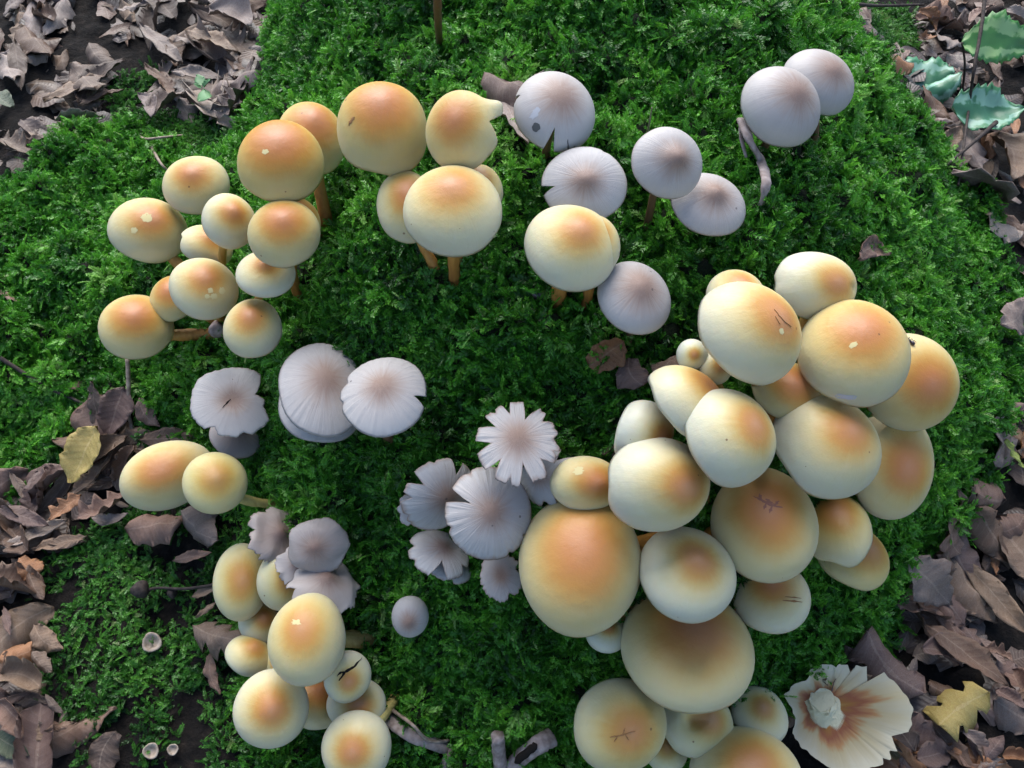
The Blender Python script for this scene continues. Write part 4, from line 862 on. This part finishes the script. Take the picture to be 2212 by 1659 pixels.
# under layer and surroundings: one mass
def litter_mass():
    VV = []; FF = []; LV = []; CC = []; k0 = 0
    geos = [leaf_geo(kd, 500+i*13, 7, 4, False) for i, kd in enumerate(['lance', 'ovate', 'lance', 'scrap', 'lobed', 'lance', 'scrap', 'ovate'])]
    r = np.random.default_rng(5); made = 0
    names = ['lilac grey', 'taupe', 'brown', 'dark brown', 'mauve', 'tan', 'dark brown', 'brown', 'pinkish brown']
    for it in range(9000):
        x, y = r.uniform(-.58, .58), r.uniform(-.38, .78)
        if not litter_ok(x, y): continue
        dc = abs(x) < .34 and -.2 < y < .5
        if not dc and r.random() < .55: continue
        V, F, lv = geos[r.integers(len(geos))]; L = r.uniform(.007, .034); a = r.uniform(0, 6.28); tx, ty = r.normal(0, .3, 2)
        ca, sa = math.cos(a), math.sin(a); v = V*L; X_ = v[:, 0]*ca-v[:, 1]*sa; Y_ = v[:, 0]*sa+v[:, 1]*ca
        Z_ = v[:, 2]*.7+X_*tx*.5+Y_*ty*.5+float(bil(HT, x, y))+r.uniform(.0, .006)
        VV.append(np.stack([X_+x, Y_+y, Z_], -1)); FF += [tuple(q+k0 for q in f) for f in F]; LV += lv; k0 += len(V)
        c_ = np.array(COLS[names[r.integers(len(names))]])*r.uniform(.3, .95); CC.append(np.repeat(c_[None], len(V), 0)); made += 1
        if made > 3600: break
    VV = np.concatenate(VV); me = meshpy('leaf_litter', VV, FF, [m_leaf], True, None, {'lv': LV, 'own': np.ones(len(VV)), 'lcol': np.concatenate(CC)})
    obj('leaf_litter', me, kind='stuff', label='layer of small brown and grey dead leaves on the forest floor', category='leaf litter')
litter_mass()

# ------------------------------------------------------------------ twigs, stalks, scraps
m_twig, t, b = mat('dark_bark', .8, .25); tc = N(t, 'ShaderNodeTexCoord').outputs['Object']
t.links.new(ramp(t, [(.3, (.018, .014, .013)), (.7, (.07, .052, .045))], noise(t, tc, 400, 4)).outputs[0], b.inputs['Base Color'])
m_twig2, t, b = mat('pale_stalk', .75, .25); tc = N(t, 'ShaderNodeTexCoord').outputs['Object']
t.links.new(ramp(t, [(.3, (.16, .115, .085)), (.7, (.34, .27, .22))], noise(t, tc, 400, 4)).outputs[0], b.inputs['Base Color'])
m_mauve, t, b = mat('limp_grey_stem', .65, .3); tc = N(t, 'ShaderNodeTexCoord').outputs['Object']
t.links.new(ramp(t, [(.3, (.17, .125, .11)), (.7, (.36, .30, .285))], noise(t, tc, 300, 4)).outputs[0], b.inputs['Base Color'])
def smooth_path(P_, m=6):
    P_ = np.array(P_); out = []
    Q = np.concatenate([[2*P_[0]-P_[1]], P_, [2*P_[-1]-P_[-2]]])
    for i in range(len(P_)-1):
        for t_ in np.linspace(0, 1, m, endpoint=False):
            a, b_, c_, d_ = Q[i:i+4]; out.append(.5*((2*b_)+(c_-a)*t_+(2*a-5*b_+4*c_-d_)*t_**2+(3*b_-a-3*c_+d_)*t_**3))
    out.append(P_[-1]); return np.array(out)
def twig(name, pxs, rpx, material, label, cat='twig', taper=.5, flat=1.0, ns=8):
    P3 = [hit(x, y, l/100, HT) for x, y, l in pxs]; path = smooth_path([p for p, _ in P3]); pix = P3[0][1]*KF; B = path[0]
    rad = np.linspace(1, taper, len(path))*rpx*pix; V, F = tube(path, rad, ns, flat, len(label))
    return obj(name, meshpy(name, V-B, F, [material], True), None, B, label=label, category=cat)
twig('twig', [(-20,760,.6),(90,830,.6),(150,858,.5),(218,890,.4)], 5, m_twig, 'thin dark twig sloping over the low moss carpet')
twig('plant_stalk', [(275,772,1.6),(278,840,1.4),(277,890,1.0),(288,935,.6)], 5, m_twig2, 'pale dry stalk beneath the sideways stemmed ochre mushroom', 'stalk', .8)
twig('twig', [(2130,-20,6),(2118,70,5),(2104,150,4),(2092,240,2),(2070,400,.5)], 4.5, m_twig, 'dark upright twig behind the variegated plant')
twig('twig', [(2152,264,2.5),(2100,310,1.8),(2046,356,.6)], 5, m_twig, 'thin dark twig slanting under the variegated plant')
twig('twig', [(1790,2,1.2),(1890,12,1.2),(1995,10,1.0)], 6, m_twig, 'thin dark twig lying at the mossy patch behind the stump')
o = twig('husk_twig', [(470,1262,.8),(400,1272,.9),(345,1270,1.0),(300,1278,1.0)], 3.5, m_twig, 'dark twig ending in a round dark seed husk on the floor moss', 'twig', .9)
def lathe(prof, n=20, wob=0, seed=0):
    r = np.random.default_rng(seed); V = []; F = []
    for i, (rr, z) in enumerate(prof):
        for j in range(n): a = j/n*6.28318; q = 1+wob*math.sin(3*a+seed)+wob*.6*r.normal(); V.append((rr*math.cos(a)*q, rr*math.sin(a)*q, z))
    for i in range(len(prof)-1):
        for j in range(n): F.append((i*n+j, i*n+(j+1) % n, (i+1)*n+(j+1) % n, (i+1)*n+j))
    F.append(tuple(range(n))[::-1]); F.append(tuple((len(prof)-1)*n+j for j in range(n)))
    return np.array(V), F
def ball(rr, sq=1.0, n=12): return [(rr*math.sin(math.pi*(i+.3)/(n-.4)), -rr*sq*math.cos(math.pi*(i+.3)/(n-.4))) for i in range(n)]
p, tt_ = hit(303, 1274, 1.0/100, HT); V, F = lathe(ball(19*tt_*KF, 1.0), 16, .10, 4); obj('husk', meshpy('husk', V+p-np.array(o.location), F, [m_twig], True), o)
p, tt_ = hit(372, 1282, .8/100, HT); V, F = lathe(ball(11*tt_*KF, 1.2), 12, .10, 6); obj('husk', meshpy('husk', V+p-np.array(o.location), F, [m_twig], True), o)
twig('twig', [(288,286,.8),(312,300,1.0),(350,297,1.0),(394,292,.8)], 4, m_twig2, 'small forked grey twig at the edge of the low carpet')
twig('twig', [(322,308,.6),(345,350,.8),(364,370,.5)], 4, m_twig2, 'short bent grey twig behind the topmost mushroom of the low carpet tuft')
twig('plant_stalk', [(950,94,0),(947,60,2.5),(945,10,6.5),(944,-40,10)], 8, m_stemg, 'tall bare brown stalk rising from bright moss', 'stalk', .9)
twig('limp_stem', [(1603,258,2.4),(1618,300,2.2),(1645,350,1.6),(1655,395,1.0),(1644,442,.3)], 15, m_mauve, 'limp twisted grey mushroom stem hanging beside the silver grey pair', 'stem', .7, .45, 10)
twig('limp_stem', [(1604,262,2.3),(1602,300,2.0),(1612,340,1.6)], 8, m_mauve, 'short grey limp strip beside the twisted stem', 'stem', .6, .45, 8)
twig('fallen_stick', [(832,1548,.8),(890,1590,.9),(968,1618,.8),(972,1630,.7),(952,1672,.6)], 15, m_mauve, 'brown bent decaying stem lying on dark moss at the lower tuft', 'stem', .8, .6, 10)
twig('plant_stalk', [(842,1530,1.0),(890,1565,1.3),(925,1600,1.2),(970,1600,.9)], 4, m_twig2, 'thin pale stalk above the bent decaying stem', 'stalk', .8)
twig('limp_stem', [(1075,1590,1.8),(1078,1630,1.2),(1085,1700,.4)], 15, m_mauve, 'stubby grey decaying stem standing beside a hollow one', 'stem', 1.0, 1, 10)
o = twig('hollow_stem', [(1192,1592,1.6),(1160,1610,1.6),(1120,1642,1.2),(1080,1690,.6)], 21, m_mauve, 'hollow split grey mushroom stem lying on dark moss', 'stem', .85, .6, 12)
# black strip on a solid stem: painted shade of its hollow split
Pq = [hit(x, y, l/100, HT)[0] for x, y, l in ((1160,1608,2.05),(1140,1624,1.95),(1112,1648,1.6))]; path = smooth_path(Pq, 5); V, F = tube(path, np.array([.2]+[1]*(len(path)-2)+[.3])*8*KF*.45, 6, .5); obj('split', meshpy('split', V-np.array(o.location), F, [m_blk], True), o)
twig('grass_blade', [(1398,296,.3),(1402,270,1.2),(1408,232,2.6)], 3, m_twig2, 'single thin pale stalk standing behind the grey conical mushroom', 'stalk', .4)
m_cup, t, b = mat('pale_cup', .7, .25); tc = N(t, 'ShaderNodeTexCoord').outputs['Object']
t.links.new(ramp(t, [(.3, (.22, .165, .12)), (.7, (.40, .33, .265))], noise(t, tc, 500, 3)).outputs[0], b.inputs['Base Color'])
for x, y, rp, lb in ((329,1388,21,'open pale cup shaped husk on the thin floor moss'), (327,1622,17,'tan cup shaped husk beside a smaller one on dark soil'), (374,1619,12,'smallest tan cup shaped husk on dark soil')):
    p, tt_ = hit(x, y, .004, HT); R = rp*tt_*KF; V, F = lathe([(R*.5, -.5*R), (R*.9, -.2*R), (R*1.0, .25*R), (R*.9, .32*R), (R*.74, .22*R), (R*.5, -.1*R), (R*.1, -.2*R)], 22, .05, rp)
    o = obj('seed_cup', meshpy('seed_cup', V, F, [m_cup], True), None, p, label=lb, category='husk'); o.rotation_euler = (.25, .1, 0)
m_beetle, t, b = mat('dark_shell', .25, .5); b.inputs['Base Color'].default_value = (.03, .02, .028, 1)
p, tt_ = hit(1168, 630, .004, HT); V, F = lathe(ball(22*tt_*KF, .7), 16, .06, 3); obj('seed_husk', meshpy('seed_husk', V, F, [m_beetle], True), None, p, label='dark glossy purple seed husk at the foot of the wide domed mushroom', category='husk')
p, tt_ = hit(470, 712, .016, HT); V, F = lathe(ball(17*tt_*KF, 1.3), 14, .12, 9); obj('mushroom_scrap', meshpy('mushroom_scrap', V, F, [m_mauve], True), None, p, label='small grey mushroom scrap between two stems of the low carpet tuft', category='scrap')
# ------------------------------------------------------------------ living plants
m_gl, t, b = mat('variegated_leaf', .4, .45); uvv = attr(t, 'lv').outputs['Vector']; tc = N(t, 'ShaderNodeTexCoord').outputs['Object']
sx = N(t, 'ShaderNodeSeparateXYZ'); t.links.new(uvv, sx.inputs[0]); aq = mth(t, 'ABSOLUTE', sx.outputs[1]); nz = noise(t, tc, 130, 3)
bnd = mth(t, 'ADD', aq, mth(t, 'MULTIPLY', mth(t, 'SUBTRACT', nz, .5), .9))
oi = N(t, 'ShaderNodeObjectInfo')
c = ramp(t, [(.18, (.045, .15, .075)), (.34, (.05, .17, .08)), (.44, (.20, .36, .26)), (.72, (.20, .36, .26)), (.84, (.05, .18, .08))], bnd).outputs[0]
c = mixc(t, .55, c, mixc(t, 1, c, oi.outputs['Color'], 'MULTIPLY')); t.links.new(c, b.inputs['Base Color']); bumpn(t, b, nz, .3, .001)
pb = at_z(2075, 225, .003)
plant = obj('variegated_plant', None, None, pb, label='green plant with silver patterned toothed leaves growing in the litter', category='plant')
def gleaf(x1, y1, l1, x2, y2, l2, ws, tint, var, roll=0, name='leaf'):
    P1 = at_z(x1, y1, l1/100); P2 = at_z(x2, y2, l2/100); V, F, lv = leaf_geo('serrate', 40+var, 24, 8); V = V*np.array([1, 1, .7])
    d = P2-P1; L = np.linalg.norm(d); x = d/L; y = nrm(np.cross([0, -.25, 1], x)); z = np.cross(x, y); cr, s_ = math.cos(roll), math.sin(roll); y, z = y*cr+z*s_, z*cr-y*s_
    W = (P1+P2)/2+V[:, :1]*x*L+V[:, 1:2]*y*L*ws+V[:, 2:]*z*L
    o = obj(name, meshpy(name, W-pb, F, [m_gl], True, None, {'lv': lv}), plant); o.color = (*tint, 1)
    pth = smooth_path([P1, (P1*.5+pb*.5)+np.array([0, 0, .006]), pb], 5); V, F = tube(pth, np.full(len(pth), .0008), 6); obj('stalk', meshpy('stalk', V-pb, F, [m_twig], True), plant)
gleaf(2052, 236, 3.0, 2205, 240, 2.6, 1.15, (1, 1, 1), 1)
gleaf(2058, 165, 2.6, 1906, 128, 3.0, 1.0, (1.1, 1.1, 1.2), 2)
gleaf(2000, 200, 2.6, 2078, 155, 3.2, 1.0, (1.1, 1.1, 1.2), 3)
gleaf(2010, 150, 2.4, 1950, 208, 2.4, 1.1, (1.1, 1.1, 1.2), 4)
gleaf(2078, 92, 5.0, 2240, 104, 4.6, .9, (2.0, 1.6, .5), 5, .5)
ps, _ = hit(440, 205, 0, HT); sd = obj('seedling', None, None, ps, label='tiny green seedling sprouting among grey lobed leaves', category='plant')
m_sd, t, b = mat('seedling_leaf', .5, .35); b.inputs['Base Color'].default_value = (.10, .22, .09, 1)
for x1, y1, x2, y2 in ((438,185,428,160),(438,188,455,168),(440,195,452,215),(436,190,418,180)):
    P1, _ = hit(x1, y1, .018, HT); P2, _ = hit(x2, y2, .022, HT); V, F, lv = leaf_geo('ovate', x2, 8, 4); d = P2-P1; L = np.linalg.norm(d); x = d/L; y = nrm(np.cross([0, 0, 1.], x)); z = np.cross(x, y)
    obj('leaf', meshpy('leaf', (P1+P2)/2+V[:, :1]*x*L+V[:, 1:2]*y*L*1.2+V[:, 2:]*z*L*.5-ps, F, [m_sd], True), sd)
pth = smooth_path([ps, ps+np.array([0, 0, .018])], 4); V, F = tube(pth, np.full(len(pth), .0006), 6); obj('stalk', meshpy('stalk', V-ps, F, [m_sd], True), sd)
# ------------------------------------------------------------------ ant on the orange brown cap
c = capn('small black ant'); p, nn = on_cap(c, 1964, 738); p = p+c['B']; u = nrm(np.cross(nn, c['iu'])); v = np.cross(nn, u); ax_ = nrm(u*.5-v*.85); sd_ = np.cross(nn, ax_); s_ = c['pix']*1.0
VV = []; FF = []
for cpos, rr, sq in ((-9, 4.2, 1.5), (0, 2.6, 1.3), (7, 3.2, 1.2)):
    V, F = lathe(ball(rr*s_, sq, 8), 10); k0 = len(VV); VV += [p+ax_*(q[2]+cpos*s_)+u*0+sd_*q[0]+nn*(q[1]+3.5*s_) for q in V]; FF += [tuple(i+k0 for i in f) for f in F]
ant = obj('ant', meshpy('ant', np.array(VV)-p, FF, [m_beetle], True), None, p, label='small black ant crawling on an orange brown mushroom cap', category='ant')
for k in range(6):
    sdn = 1 if k % 2 else -1; q = (k//2-1)*4; pt = [p+ax_*q*s_+nn*3*s_, p+ax_*(q*1.6)*s_+sd_*sdn*6*s_+nn*5.5*s_, p+ax_*(q*2.3)*s_+sd_*sdn*10*s_+nn*.3*s_]
    V, F = tube(pt, np.array([.8, .7, .5])*s_, 5); obj('leg', meshpy('leg', V-p, F, [m_beetle], True), ant)
